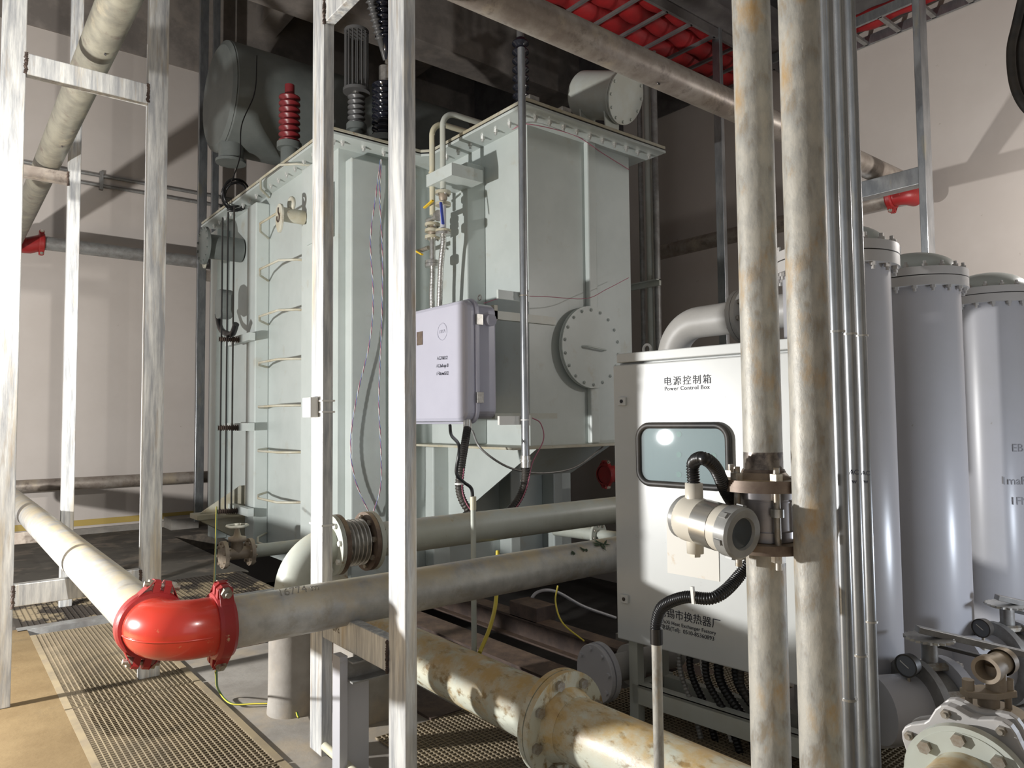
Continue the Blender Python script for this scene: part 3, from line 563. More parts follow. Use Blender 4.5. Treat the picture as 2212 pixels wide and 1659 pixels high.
a = P(930, 452); build('lever', MB().bar(a-X*.06, a-X*.06-Y*.13+Z*.03, .02, .012), M_yell, t)
a = P(912, 540); build('lever', MB().bar(a-X*.05+Y*.04, a-X*.05-Y*.08-Z*.06, .022, .012), M_yell, t); build('side_valve', MB().cyl(a+Y*.12, a-Y*.1, .018, 12), M_bolt, t)
a = P(966, 440); build('lever', MB().bar(a-X*.06, a-X*.06-Y*.03-Z*.18, .02, .012), M_blue, t)
a = P(935, 475); build('side_valve', MB().cyl(a+Y*.05-X*.02, a-Y*.12-X*.02, .02, 12).cyl(a-Y*.12-X*.03, a-Y*.14-X*.03, .045, 16), M_steel, t)
build('pipe_bracket', MB().box((3.1, P(985, 370).y, P(975, 385).z), (3.4, P(930, 375).y, P(975, 358).z)), M_tank, t)
# ================================================================== LILAC JUNCTION BOX
JX = 2.86; JY = 4.0; JZ0 = 1.255; JZ1 = 2.10
JZ1 = at(1018, 648, 'y', JY).z; JZ1 = at(1016, 645, 'x', JX).z; JZ0 = at(1016, 912, 'x', JX).z
t = thing('junction_box', 'rounded lilac-grey instrument box mounted on the tank turret', 'junction box', (JX+.1, JY+.42, JZ0))
build('housing', rbox(MB(), JX+.05, JX+.22, JY, JY+.86, JZ0+.02, JZ1-.02, .07), M_lav, t, bev=.018)
o = build('door', rbox(MB(), JX-.035, JX+.045, JY-.012, JY+.872, JZ0, JZ1, .085), M_lav, t, bev=.03)
build('door_rim', rbox(MB(), JX+.03, JX+.055, JY-.025, JY+.885, JZ0-.012, JZ1+.012, .09), M_lav, o, bev=.006)
for z_ in (JZ0+.13, JZ1-.18): build('hinge_clip', MB().box((JX+.03, JY-.032, z_), (JX+.085, JY-.012, z_+.075)), M_steel, t, bev=.002)
build('vent_plug', MB().cyl((JX+.15, JY, JZ1-.14), (JX+.15, JY-.045, JZ1-.14), .042, 10), M_lav, t, bev=.004)
build('rating_plate', MB().box((JX-.04, JY+.56, JZ1-.27), (JX-.036, JY+.64, JZ1-.17)), M_flrust, o)
rg = [V((JX-.036, JY+.30+.06*math.cos(a), JZ1-.20+.06*math.sin(a))) for a in [2*math.pi*i/28 for i in range(29)]]
build('embossed_badge', MB().tube(rg, .004, 6), M_lav, o); text('TBEA', o, (JX-.038, JY+.30, JZ1-.21), -Y, Z, .035, M_lav)
for k, s_ in enumerate(('AC/163.2', 'AC6d-up 0', '1F0tow512')): text(s_, o, (JX-.038, JY+.30, JZ1-.40-.055*k), -Y, V((0, -.08, 1)), .036)
build('eye_bolt', MB().tube([V((JX+.1, JY+.03+.018*math.cos(a), JZ1+.02+.018*math.sin(a))) for a in [2*math.pi*i/14 for i in range(15)]], .005, 6), M_steel, t)
build('mounting_arm', MB().box((JX+.22, JY+.02, JZ0+.02), (TX+.1, JY+.06, JZ0+.06)), M_pale, t)
build('mounting_arm', MB().box((JX+.22, JY+.02, JZ1-.12), (TX+.1, JY+.06, JZ1-.06)), M_pale, t)
build('corner_bracket', MB().prism([V((JX+.22, JY+.02, JZ1-.02)), V((JX+.25, JY+.02, JZ1-.02)), V((JX+.25, JY+.02, JZ1-.12)), V((JX+.22, JY+.02, JZ1-.16))], Y, .04), M_rim, t)
# vertical conduit in front of the tank corner
cx, cyy = 3.17, 3.80
ztop = 3.9; zbot = at(1137, 1000, 'y', cyy).z
t = thing('vertical_conduit', 'thin bright steel conduit standing in front of the tank corner', 'conduit', (cx, cyy, zbot))
build('tube', MB().cyl((cx, cyy, zbot), (cx, cyy, ztop), .0275, 20), M_conduit, t); build('end_collar', MB().cyl((cx, cyy, zbot-.03), (cx, cyy, zbot+.05), .034, 20).cyl((cx, cyy, zbot+.01), (cx, cyy, zbot+.02), .04, 20), M_steel, t)
for z_ in (at(1133, 640, 'y', cyy).z, at(1133, 908, 'y', cyy).z):
    build('tie', MB().tube([(cx, cyy, z_), (cx, cyy, z_+.006)], .031, 14), M_white if z_ < 1.6 else M_bolt, t); build('clamp_bracket', MB().box((cx+.03, cyy, z_-.035), (cx+.05, cyy+.03, z_+.035)).box((cx-.2, cyy+.03, z_-.03), (cx+.05, cyy+.05, z_+.03)), M_white if z_ < 1.6 else M_tank, t)
# flexible conduit loop
yl = 3.8
def Q(px, py, y=yl): return at(px, py, 'y', y)
pts = [Q(1010, 922, 4.05), Q(1004, 960, 3.98), Q(996, 1010, 3.9), Q(993, 1060, 3.85), Q(1010, 1098), Q(1040, 1118), Q(1080, 1116), Q(1112, 1090), Q(1132, 1050), Q(1136, 1004, cyy)]
t = thing('flexible_conduit', 'black corrugated hose looping below the lilac box to the thin conduit', 'hose', Q(1060, 1118))
build('hose', MB().tube(even(spline(pts, 12), .0035), .026, 14, .09, .018), M_blackd, t)
for (px, py) in ((1053, 1116), (1133, 1038), (992, 1045)): 
    q = Q(px, py, 3.82); build('cable_tie', MB().tube([q-V((.0, 0, .005)), q+V((0, 0, .005))], .03, 12), M_white, t)
build('gland', MB().cyl(Q(1010, 905, 4.05), Q(1010, 926, 4.05), .03, 16), M_steel, t)
t = build('signal_wire', MB().tube(even(spline([q+V((0, -.03, -.004)) for q in pts[2:-1]]+[Q(1150, 1000, 3.78), Q(1174, 950, 3.78), Q(1168, 915, 3.8), Q(1150, 903, 3.82)], 10), .01), .004, 6), M_pink); tag(t, 'thin pink and blue wire following the looped black hose', 'wire')
t = build('black_cable', MB().tube(even(spline([Q(972, 918, 4.1), Q(975, 940, 4.05), Q(992, 965), Q(986, 1020), Q(1000, 1040), Q(1018, 1055), Q(1021, 1080)], 10), .01), .011, 8), M_black); tag(t, 'black cable from the lilac box down into the short pale conduit', 'cable')
c = at(1022, 1075, 'y', 2.95)
t = thing('vertical_conduit', 'short pale vertical conduit behind the galvanised pipe, taped at its top', 'conduit', (c.x, c.y, -.25)); build('tube', MB().cyl((c.x, c.y, -.25), (c.x, c.y, c.z), .0135, 14), M_dustpipe, t)
build('tape_wrap', MB().cyl((c.x, c.y, c.z-.06), (c.x, c.y, c.z+.005), .0155, 14), M_creamp, t)
t = build('grey_cable', MB().tube(even(spline([Q(1020, 930, 4.2), Q(1040, 970, 4.1), Q(1100, 1010, 4.0), Q(1170, 1022, 4.0), Q(1240, 1010, 4.0), Q(1290, 975, 4.1), Q(1305, 962, 4.2)], 8), .02), .008, 6), M_vgrey); tag(t, 'thin grey cable sagging below the turret of the tank', 'cable')
for i, (pp, lb) in enumerate(((((822, 345), (812, 420), (800, 520), (806, 640), (798, 740), (770, 860), (757, 960), (768, 1040), (800, 1115)), 'left one of the two twisted signal wires down the tank front'), (((824, 345), (820, 420), (826, 560), (824, 700), (818, 860), (822, 960), (822, 1050), (803, 1115)), 'right one of the two twisted signal wires down the tank front'))):
    t = thing('signal_wire', lb, 'wire', at(*pp[-1], 'y', 5.38)); q = [at(a, b, 'y', 5.41) for a, b in pp]
    c_ = even(spline(q, 10), .012)
    for k, mt_ in enumerate((M_pink, M_bw, M_white)):
        build('strand', MB().tube([p+V((math.cos(j*.45+k*2.1)*.0038, math.sin(j*.45+k*2.1)*.0025-.003, 0)) for j, p in enumerate(c_)], .0025, 5), mt_, t)
t = build('signal_wire', MB().tube(even(spline([at(1045, 655, 'y', 4.0), at(1100, 640, 'y', 3.95), at(1180, 641, 'y', 3.9), at(1265, 645, 'y', 3.95), at(1310, 625, 'y', 4.0), at(1358, 600, 'y', 4.05)], 8), .02), .0028, 6), M_pink); tag(t, 'thin pink wire strung across the tank turret above the round cover', 'wire')
t = build('signal_wire', MB().tube(even(spline([at(1055, 302, 'x', 3.54), at(1110, 278, 'x', 3.54), at(1141, 268, 'y', 4.15), at(1240, 292, 'y', 4.15), at(1300, 330, 'y', 4.18), at(1358, 366, 'y', 4.2)], 8), .02), .0035, 6), M_pink); tag(t, 'thin pink and blue wire hanging under the bolted rim of the tank turret', 'wire')
# white clip box on middle post
q = at(663, 880, 'y', 2.74); t = thing('cable_clip', 'small white plastic clip strapped to the middle post', 'clip', (q.x, 2.74, q.z-.04))
build('clip_body', MB().box((1.165, 2.72, q.z-.04), (1.198, 2.8, q.z+.04)), M_white, t, bev=.003)
for z_ in (.022, -.022): build('strap', MB().box((1.196, 2.678, q.z+z_), (1.25, 2.80, q.z+z_+.007)), M_white, t)
t = build('strap', MB().box((1.196, 2.679, .88), (1.249, 2.80, .888)), M_white); tag(t, 'white cable tie round the middle post beside the bellows', 'cable tie')
# ================================================================== POWER CONTROL BOX
e = V((.087, -.996, 0)).normalized(); nn = V((-.996, -.087, 0)).normalized(); F0 = V((2.36, 2.215, .333)); W = .9; Hh = 1.195
Mb = Matrix((e, -nn, Z)).transposed().to_4x4(); Mb.translation = F0      # local: x along face to the right, y into the box, z up
def bx(a, b, mb=None): return (mb or MB()).box(a, b, Mb)
def bp(x, y, z): return Mb @ V((x, y, z))
t = thing('power_control_box', 'light grey power control cabinet with a rounded window on a low stand', 'control cabinet', bp(W/2, .15, -.33))
build('cabinet_body', bx((.015, .03, .02), (W+.015, .27, Hh+.01)), M_box, t, bev=.004)
build('lid', bx((.025, -.005, Hh+.01), (W+.03, .29, Hh+.05)), M_box, t, bev=.004)
DO = build('door', bx((0, 0, 0), (W, .026, Hh)), M_box, t, bev=.006)
build('legs_rail', bx((.03, .0, -.02), (.03, .0, -.02)), M_box, t) if 0 else None
for (x, y) in ((.035, .06), (W-.03, .06), (.035, .25), (W-.03, .25)): build('leg', bx((x, y-.025, -.36), (x+.045, y+.02, .02)), M_pale, t)
build('stand_rail', bx((.05, .035, -.27), (W, .045, -.19)).add([], []).box((.05, .035, -.2), (W, .09, -.19), Mb), M_pale, t)
build('stand_rail', bx((.05, .23, -.27), (W, .27, -.2)), M_pale, t)
build('stand_rail', bx((.035, .07, -.27), (.08, .3, -.2)), M_pale, t); build('stand_rail', bx((W-.03, .07, -.27), (W+.015, .3, -.2)), M_pale, t)
def doorpt(px, py): # photo position on the door plane -> local x,z
    d = _F + _r2*((px-1106)/FPX) + _u2*((829.5-py)/FPX); k = (F0-EYE).dot(nn)/d.dot(nn); q = Mb.inverted() @ (EYE+d*k); return q.x, q.z
wx0, wz1 = doorpt(1378, 914); wx1, _ = doorpt(1580, 985); _, wz0 = doorpt(1480, 1054)
wx1 += .004
def rrect(x0, x1, z0, z1, r, n=7, y=0):
    o = []
    for cx_, cz_, a0 in ((x1-r, z1-r, 0), (x0+r, z1-r, 90), (x0+r, z0+r, 180), (x1-r, z0+r, 270)):
        for k in range(n+1): a = R(a0+90*k/n); o.append(bp(cx_+r*math.cos(a), y, cz_+r*math.sin(a)))
    return o
ol = rrect(wx0+.01, wx1-.01, wz0+.01, wz1-.01, .055, y=-.006)
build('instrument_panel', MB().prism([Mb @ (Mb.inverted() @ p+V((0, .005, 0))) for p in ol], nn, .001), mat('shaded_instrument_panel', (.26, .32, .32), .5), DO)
for (px, py) in ((1468, 938), (1468, 982), (1468, 1025), (1543, 985)):
    x, z = doorpt(px, py); build('indicator_lamp', MB().cyl(bp(x, -.002, z), bp(x, -.006, z), .012, 16), M_green, DO)
build('window_pane', MB().prism([p+nn*.002 for p in ol], nn, .003), gl, DO)
build('window_gasket', MB().tube([p+nn*.004 for p in ol]+[ol[0]+nn*.004, ol[1]+nn*.004], .0135, 10, caps=False), M_blackd, DO)
for (px, py) in ((1346, 867), (1351, 1293)):
    x, z = doorpt(px, py); o = build('lock', bx((x-.02, -.012, z-.018), (x+.02, 0, z+.018)), M_box, DO, bev=.002); build('keyhole', MB().cyl(bp(x, -.012, z), bp(x, -.0145, z), .008, 12), M_black, o)
for x in (.10, W-.06):
    c = bp(x, .12, Hh+.05); build('lifting_ring', MB().tube([c+e*.02*math.cos(a)+Z*(.022+.022*math.sin(a)) for a in [2*math.pi*i/20 for i in range(21)]], .006, 8), M_white, t)
def dtext(s_, px, py, size, sp=1.0): x, z = doorpt(px, py); return text(s_, DO, bp(x, -.0008, z), e, Z, size, sp=sp)
dtext('电源控制箱', 1484, 829, .040, 1.32); dtext('Power Control Box', 1483, 842, .0235, 1.12)
dtext('无锡市换热器厂', 1487, 1342, .042, 1.0); dtext('WuXi Heat Exchanger Factory', 1484, 1357, .0205, 1.02); dtext('电话(Tel):  0510-85360893', 1484, 1370, .0225, 1.0)
x, z = doorpt(1443, 1237); x2, z2 = doorpt(1552, 1140)
o = build('paper_note', bx((x, -.003, z), (x2, -.001, z2+.02)), M_paper); tag(o, 'torn white paper note stuck on the control box door behind the transmitter', 'paper')
# cables under the box
random.seed(3)
for i, (px, mt_, r_, lb) in enumerate(((1438, M_vgrey, .011, 'grey hose hanging from the control box floor, leftmost'), (1452, M_black, .015, 'black corrugated hose under the control box, leftmost black one'), (1470, M_white, .009, 'white corrugated hose under the control box'), (1495, M_black, .015, 'black corrugated hose under the control box, just right of the white one'),
        (1515, M_black, .019, 'thick black corrugated hose under the control box, second from the right of the thick ones'), (1545, M_black, .019, 'thick black corrugated hose under the control box, rightmost thick one'), (1572, M_blackd, .012, 'thin black hose under the control box, between the thick hoses and the riser'), (1598, M_blackd, .010, 'thinnest black hose under the control box, next to the flanged riser'))):
    x, z = doorpt(px, 1420); y = .07+.03*(i % 3); a = bp(x+.02, y, .03); lean = .03+.012*i
    pts = spline([a, bp(x+.025, y, -.1), bp(x+.04+lean, y+.02, -.24), bp(x+.06+lean*1.5, y+.04, -.42)], 10)
    o = build('corrugated_hose', MB().tube(even(pts, .003), r_, 12, .1, .014), mt_); tag(o, lb, 'hose')
# ================================================================== RISERS
RX, RY = 1.533, .962
P2X, P2Y = 1.509, .826
zf1 = at(1650, 1045, 'y', RY-.08).z; zf0 = at(1650, 1190, 'y', RY-.08).z
t = thing('flow_meter_riser', 'rusty vertical steel riser with a flanged flow meter in the middle', 'riser pipe', (RX, RY, 0))
build('upper_pipe', MB().cyl((RX, RY, zf1), (RX, RY, 5.2), .0445, 40), M_rustpipe, t); build('heat_tinted_band', MB().smoothprof([(0, .0449), (.05, .0447)], (RX, RY, zf1+.012), Z, 40), mat('heat_tinted_steel', (.10, .085, .08), .35, .5, c2=(.30, .26, .22), s=30), t); build('lower_pipe', MB().cyl((RX, RY, 0), (RX, RY, zf0-.02), .0445, 40), M_rustpipe, t)
build('weld_ring', MB().smoothprof([(0, .047), (.006, .05), (.012, .047)], (RX, RY, zf1+.01), Z, 32).ring([(0, .062), (.02, .0455)], (RX, RY, zf1-.0), Z, 32, caps=False), M_flrust, t)
FT = build('top_flange', MB().ring([(-.027, .1), (0, .1)], (RX, RY, zf1), Z, 48), M_flrust, t, bev=.002); FB = build('bottom_flange', MB().ring([(-.022, .1), (0, .1)], (RX, RY, zf0), Z, 48), M_flrust, t, bev=.002)
build('meter_body', MB().cyl((RX, RY, zf0), (RX, RY, zf1-.022), .062, 40).cyl((RX, RY, zf1-.024), (RX, RY, zf1-.045), .068, 40).cyl((RX, RY, zf0+.002), (RX, RY, zf0+.024), .068, 40).cyl((RX, RY, zf1-.05), (RX, RY, zf1-.053), .0635, 40), mat('brushed_meter_steel', (.36, .34, .34), .35, .7, c2=(.28, .26, .26), s=9), t)
for a in (R(165), R(232), R(300), R(30), R(100)):
    c = V((RX+.08*math.cos(a), RY+.08*math.sin(a), 0))
    st = build('stud', MB().cyl((c.x, c.y, zf0-.055), (c.x, c.y, zf1+.03), .0075, 10), M_bolt, t)
    bolt(st, (c.x, c.y, zf1), Z, .0155, .016, M_bolt, 0, 'nut'); bolt(st, (c.x, c.y, zf0-.022), -Z, .0155, .016, M_bolt, 0, 'nut')
a = R(232); c = V((RX+.08*math.cos(a), RY+.08*math.sin(a), (zf0+zf1)/2)); build('spacer_nut', MB().cyl(c-Z*.009, c+Z*.009, .015, 12), M_steel, t)
o = build('riser', MB().cyl((P2X, P2Y, 0), (P2X, P2Y, 5.2), .0445, 40), M_rustpipe); tag(o, 'rusty vertical steel riser without a flange, right of the flow meter riser', 'riser pipe')
# transmitter head
tc = at(1540, 1134, 'x', 1.39); axT = V((-.13, -.96, -.10)).normalized()
t = thing('flow_transmitter', 'ivory flow transmitter head with a round glass window on the riser', 'transmitter', tc-Z*.06)
A = tc-axT*.075; Bq = tc+axT*.075
build('housing', MB().smoothprof([(0, .02), (0, .05), (.012, .0535), (.035, .0535), (.05, .0525), (.15, .0525)], A-axT*.01, axT, 40), M_ivory, t)
build('rear_cap', MB().ring([(0, .046), (.006, .051), (.018, .051)], A-axT*.024, axT, 32), M_cap, t)
build('rating_plate', MB().ring([(0, .0535), (.05, .0535)], A+axT*.05, axT, 40, caps=False), M_plate, t)
o = build('front_cap', MB().ring([(0, .057), (.03, .057), (.036, .052), (.036, .036), (.028, .033)], A+axT*.128, axT, 40, caps=False), M_cap, t)
x_, y_ = basis(axT)
for k in range(6):
    a = 2*math.pi*k/6+.3; q = A+axT*.142+(x_*math.cos(a)+y_*math.sin(a))*.057; build('cap_lug', MB().box((-.006, -.004, -.009), (.006, .0035, .009), Matrix.Translation(q) @ Matrix((x_*math.cos(a+math.pi/2)+y_*math.sin(a+math.pi/2), x_*math.cos(a)+y_*math.sin(a), axT)).transposed().to_4x4()), M_cap, o)
build('display_glass', MB().cyl(A+axT*.15, A+axT*.157, .0345, 32), M_glassf, o)
up = A+axT*.018; build('cable_port', MB().smoothprof([(0, .026), (.05, .021), (.085, .0205), (.085, .0)], up, Z, 24), M_ivory, t)
build('lower_port', MB().smoothprof([(0, .024), (.05, .02), (.078, .0195), (.078, 0)], up, -Z, 24).hexa(up-Z*.078, -Z, .013, .008), M_ivory, t)
build('neck', MB().cyl(tc+V((0, 0, 0)), V((RX, RY, tc.z)), .02, 20), M_ivory, t)
q = [up+Z*.08, up+Z*.13, at(1518, 990, 'x', 1.36), at(1545, 1010, 'x', 1.40), at(1568, 1060, 'x', 1.46), at(1592, 1100, 'x', 1.56), at(1640, 1170, 'x', 1.63), at(1600, 1240, 'x', 1.60), at(1545, 1290, 'x', 1.52), at(1480, 1290, 'x', 1.50), at(1432, 1310, 'x', 1.50), at(1418, 1345, 'x', 1.50), at(1418, 1370, 'x', 1.50)]
t = thing('flexible_conduit', 'glossy black corrugated hose arching from the transmitter down to the conduit beside the box', 'hose', q[-1])
build('hose', MB().tube(even(spline(q, 14), .0013), .0145, 16, .10, .0062), M_black, t)
build('tape_wrap', MB().cyl(q[-1]+Z*.015, q[-1]-Z*.025, .0165, 18), M_black, t)
qt = at(1490, 1285, 'x', 1.49); build('cable_tie', MB().bar(qt-V((0, .012, .02)), qt+V((0, -.008, .022)), .008, .008), M_white, t)
c = q[-1]; t = build('vertical_conduit', MB().cyl((c.x, c.y, 0), (c.x, c.y, c.z-.015), .0135, 20), M_rustpipe); tag(t, 'weathered vertical conduit rising in front of the cream pipe to the black hose', 'conduit')
# three zinc conduits at the right
for i, (cpx, dep, lb) in enumerate(((1811, 1.80, 'brightest zinc conduit, beside the rusty riser, first of the three'), (1839, 2.03, 'middle one of the three zinc conduits beside the riser'), (1864, 2.25, 'zinc conduit nearest the grey vessels, last of the three'))):
    th = YAW+math.atan((cpx-1106)/FPX); rg = dep/math.cos(th-YAW); cx_, cy_ = rg*math.sin(th), rg*math.cos(th)
    zb_ = (.34, .265, .19)[i]
    t = thing('vertical_conduit', lb, 'conduit', (cx_, cy_, 0)); build('tube', MB().cyl((cx_, cy_, zb_), (cx_, cy_, 5.2), .0165, 20), M_conduit, t)
    build('end_fitting', MB().cyl((cx_, cy_, zb_-.035), (cx_, cy_, zb_+.03), .021, 20).cyl((cx_, cy_, zb_-.02), (cx_, cy_, zb_-.012), .024, 20), M_chrome, t)
    build('hose_tail', MB().tube(even([V((cx_, cy_, zb_-.03)), V((cx_, cy_, 0.0))], .003), .017, 12, .1, .012), M_black, t)
    build('clip', MB().cyl((cx_, cy_, .60+.03*i), (cx_, cy_, .606+.03*i), .021, 16).cyl((cx_, cy_, 1.50+.02*i), (cx_, cy_, 1.506+.02*i), .021, 16), M_steel, t)
    if i: dn = V((-cx_, -cy_, 0)).normalized(); text('AC', t, V((cx_, cy_, 1.15-.02*i))+dn*.017, Z.cross(dn), Z, .019); text('w', t, V((cx_, cy_, 1.125-.02*i))+dn*.017, Z.cross(dn), Z, .019)
# ================================================================== VESSELS
for i, (x, y, lb) in enumerate(((2.95, 1.49, 'grey cylindrical vessel partly hidden behind the risers, nearest of three'), (3.83, 1.54, 'grey cylindrical vessel in the middle of three, standing right of the conduits'), (4.80, 1.52, 'grey cylindrical vessel cut by the right edge, farthest of three'))):
    zt = 1.995+.015*i; r0 = .208; t = thing('pressure_vessel', lb, 'vessel', (x, y, .0))
    build('shell', MB().cyl((x, y, .08), (x, y, zt-.1), r0, 64), M_ves, t)
    LF = build('lower_flange', MB().ring([(-.1, .243), (-.055, .243)], (x, y, zt), Z, 64), M_vesd, t, bev=.003); build('seam', MB().ring([(-.056, .238), (-.048, .238)], (x, y, zt), Z, 64), M_blackd, t)
    UF = build('upper_flange', MB().ring([(-.05, .243), (-.012, .243)], (x, y, zt), Z, 64), M_vesd, t, bev=.003)
    build('dome', MB().smoothprof([(r0*.52*math.sin(a), r0*.98*math.cos(a)+.0001) for a in [math.pi/2*k/12 for k in range(13)]], (x, y, zt-.012), Z, 48), M_tank, t)
    boltring(UF, (x, y, zt-.012), Z, .225, 18, .013, .014, M_vesd, .014, a0=.1); boltring(LF, (x, y, zt-.1), -Z, .225, 18, .013, .014, M_vesd, .014, a0=.1)
    build('base_flange', MB().ring([(0, .25), (.03, .25)], (x, y, .05), Z, 48).ring([(.035, .25), (.065, .25)], (x, y, .05), Z, 48).cyl((x, y, 0), (x, y, .05), .15, 24), M_vesd, t)
    if i == 2:
        dq = V((-x, -y, 0)).normalized(); sx = V((dq.y, -dq.x, 0))*-1
        mf = mat('faint_pencil', (.26, .26, .28), .6)
        for s_, k, off in (('EB', 1.09, .11), ('1maR', .91, .09), ('1FN', .80, .11)):
            th = math.atan2(off, math.sqrt(r0**2-off**2)); dn = (dq*math.cos(th)+Z.cross(dq)*math.sin(th)); text(s_, t, V((x, y, k))+dn*(r0+.0015), Z.cross(dn), Z, .06, mf)
    if i == 1: build('cap_plug', MB().cyl((x-.1, y+.03, zt+.08), (x-.1, y+.03, zt+.12), .022, 12), M_blackd, t)
# grey elbow behind the box into the first vessel
A1 = at(1540, 692, 'x', 2.95)
zc_ = A1.z; yv = 1.49+.21
pts = [V((2.95, 1.94, zc_)), V((2.95, 2.12, zc_))]+[V((2.95, 2.18, zc_-.17))+V((0, math.sin(a), math.cos(a)))*.17 for a in [math.pi/2*k/14 for k in range(15)]]+[V((2.95, 2.35, 1.0))]
t = thing('vessel_inlet_elbow', 'grey painted pipe elbow rising behind the control box to a flange', 'pipe elbow', (2.95, 2.2, 1.0))
build('elbow_body', MB().tube(pts, .077, 36), M_elb, t)
flange(t, (2.95, 1.95, zc_), -Y, .125, .022, .077, 8, .012, mt=M_elb, side=-1); flange(t, (2.95, 1.925, zc_), -Y, .125, .022, .077, 8, .012, mt=M_elb)
build('nozzle', MB().cyl((2.95, 2.03, zc_), (2.95, 1.65, zc_), .077, 32), M_elb, t)
# far pair of pipes with strut bracket near tank corner
for i, (px, mt_, r_, lb) in enumerate(((1392, M_vgrey, .026, 'dark thin riser left of the pale riser near the tank corner'), (1409, M_pale, .036, 'pale grey thin riser near the right corner of the tank'), (1424, M_vgrey, .033, 'dark thin riser right of the pale riser near the tank corner'))):
    c = at(px, 800, 'x', 5.7); o = build('thin_riser', MB().cyl((c.x, c.y, .0), (c.x, c.y, 6.9 if i != 1 else 6.0), r_, 16), mt_); tag(o, lb, 'riser pipe')
c = at(1400, 615, 'x', 5.66); o = build('strut_bracket', MB().box((c.x-.02, c.y-.16, c.z-.03), (c.x+.01, c.y+.22, c.z+.03)).box((c.x-.06, c.y-.16, c.z+.02), (c.x+.01, c.y+.22, c.z+.03)), M_pale); tag(o, 'perforated strut bracket holding the thin risers near the tank', 'bracket')
# cable trays and red hoses
def ladder(name, label, x0, x1, y0, y1, z, along, n, wd=.03, h=.09):
    t = thing(name, label, 'cable tray', ((x0+x1)/2, (y0+y1)/2, z))
    if along == 'x':
        for y in (y0, y1): build('side_rail', MB().box((x0, y-wd/2, z), (x1, y+wd/2, z+h)), M_beam if y == y0 else M_conduit, t)
        for i in range(n): x = x0+(x1-x0)*(i+.5)/n; build('rung', MB().box((x-.014, y0, z), (x+.014, y1, z+.03)), M_beam, t)
    else:
        for x in (x0, x1): build('side_rail', MB().box((x-wd/2, y0, z), (x+wd/2, y1, z+h)), M_conduit, t)
        for i in range(n): y = y0+(y1-y0)*(i+.5)/n; build('rung', MB().box((x0, y-.02, z), (x1, y+.02, z+.03)), M_vgrey, t)
    return t
ladder('cable_tray', 'steel ladder tray under the ceiling carrying the red hoses', 3.2, 7.1, 4.08, 5.1, 5.0, 'x', 11)
ladder('cable_tray', 'steel ladder tray along the right wall at the top right', 6.75, 7.17, 1.2, 4.0, 4.98, 'y', 9)
for k in range(4):
    y = 4.2+k*.24; mb = MB(); pts = [V((3.4+j*.02, y+.02*math.sin(j*.05+k), 5.16+.01*math.sin(j*.11+k*2))) for j in range(180)]
    x_s = 3.4; mb.tube(pts, .105, 16, .12, .42); o = build('red_hose', mb, M_redtray); tag(o, ['red quilted hose on the ceiling tray nearest the camera', 'red quilted hose on the ceiling tray, second from the near side', 'red quilted hose on the ceiling tray, third from the near side', 'red quilted hose on the far side of the ceiling tray'][k], 'hose')
o = build('red_hose', MB().tube([V((6.95, 1.3+j*.03, 5.12+.01*math.sin(j*.3))) for j in range(84)], .09, 16, .1, .35), M_redtray); tag(o, 'red hose on the wall tray at the top right', 'hose')
o = build('roof_girder', MB().box((3.0, 3.95, 5.12), (7.1, 4.05, 5.55)).box((3.0, 3.85, 5.1), (7.1, 4.1, 5.14)), M_beam); tag(o, 'dark steel girder in front of the ceiling tray with the red hoses', 'girder')
# wall conduits at the back
t = thing('wall_conduit_pair', 'pair of thin metal conduits clipped along the back wall at the upper left', 'conduit', (1.6, 9.86, 4.2))
for z_ in (4.31, 4.19): build('tube', MB().cyl((-.5, 9.86, z_), (4.2, 9.86, z_), .02, 10), M_vgrey, t)
build('clip', MB().box((1.52, 9.83, 4.14), (1.56, 9.9, 4.36)), M_vgrey, t)
# black cable coil and thin black wire on the tank edge
t = build('cable_coil', MB().tube([at(508+27*math.cos(k*.25)+4*math.sin(k*.21), 422+30*math.sin(k*.25)+5*math.cos(k*.17), 'y', 7.7+.05*math.sin(k*.4)) for k in range(110)], .012, 8), M_black); tag(t, 'coiled black cable hung over the far end of the tank rim', 'cable')
t = build('black_cable', MB().tube(even(spline([at(555, 120, 'y', 7.4), at(550, 200, 'y', 7.4), at(522, 270, 'y', 7.4), at(518, 340, 'y', 7.4), at(497, 400, 'y', 7.4)], 8), .03), .006, 6), M_black); tag(t, 'thin black wire hanging in front of the large dim oil cylinder', 'wire')
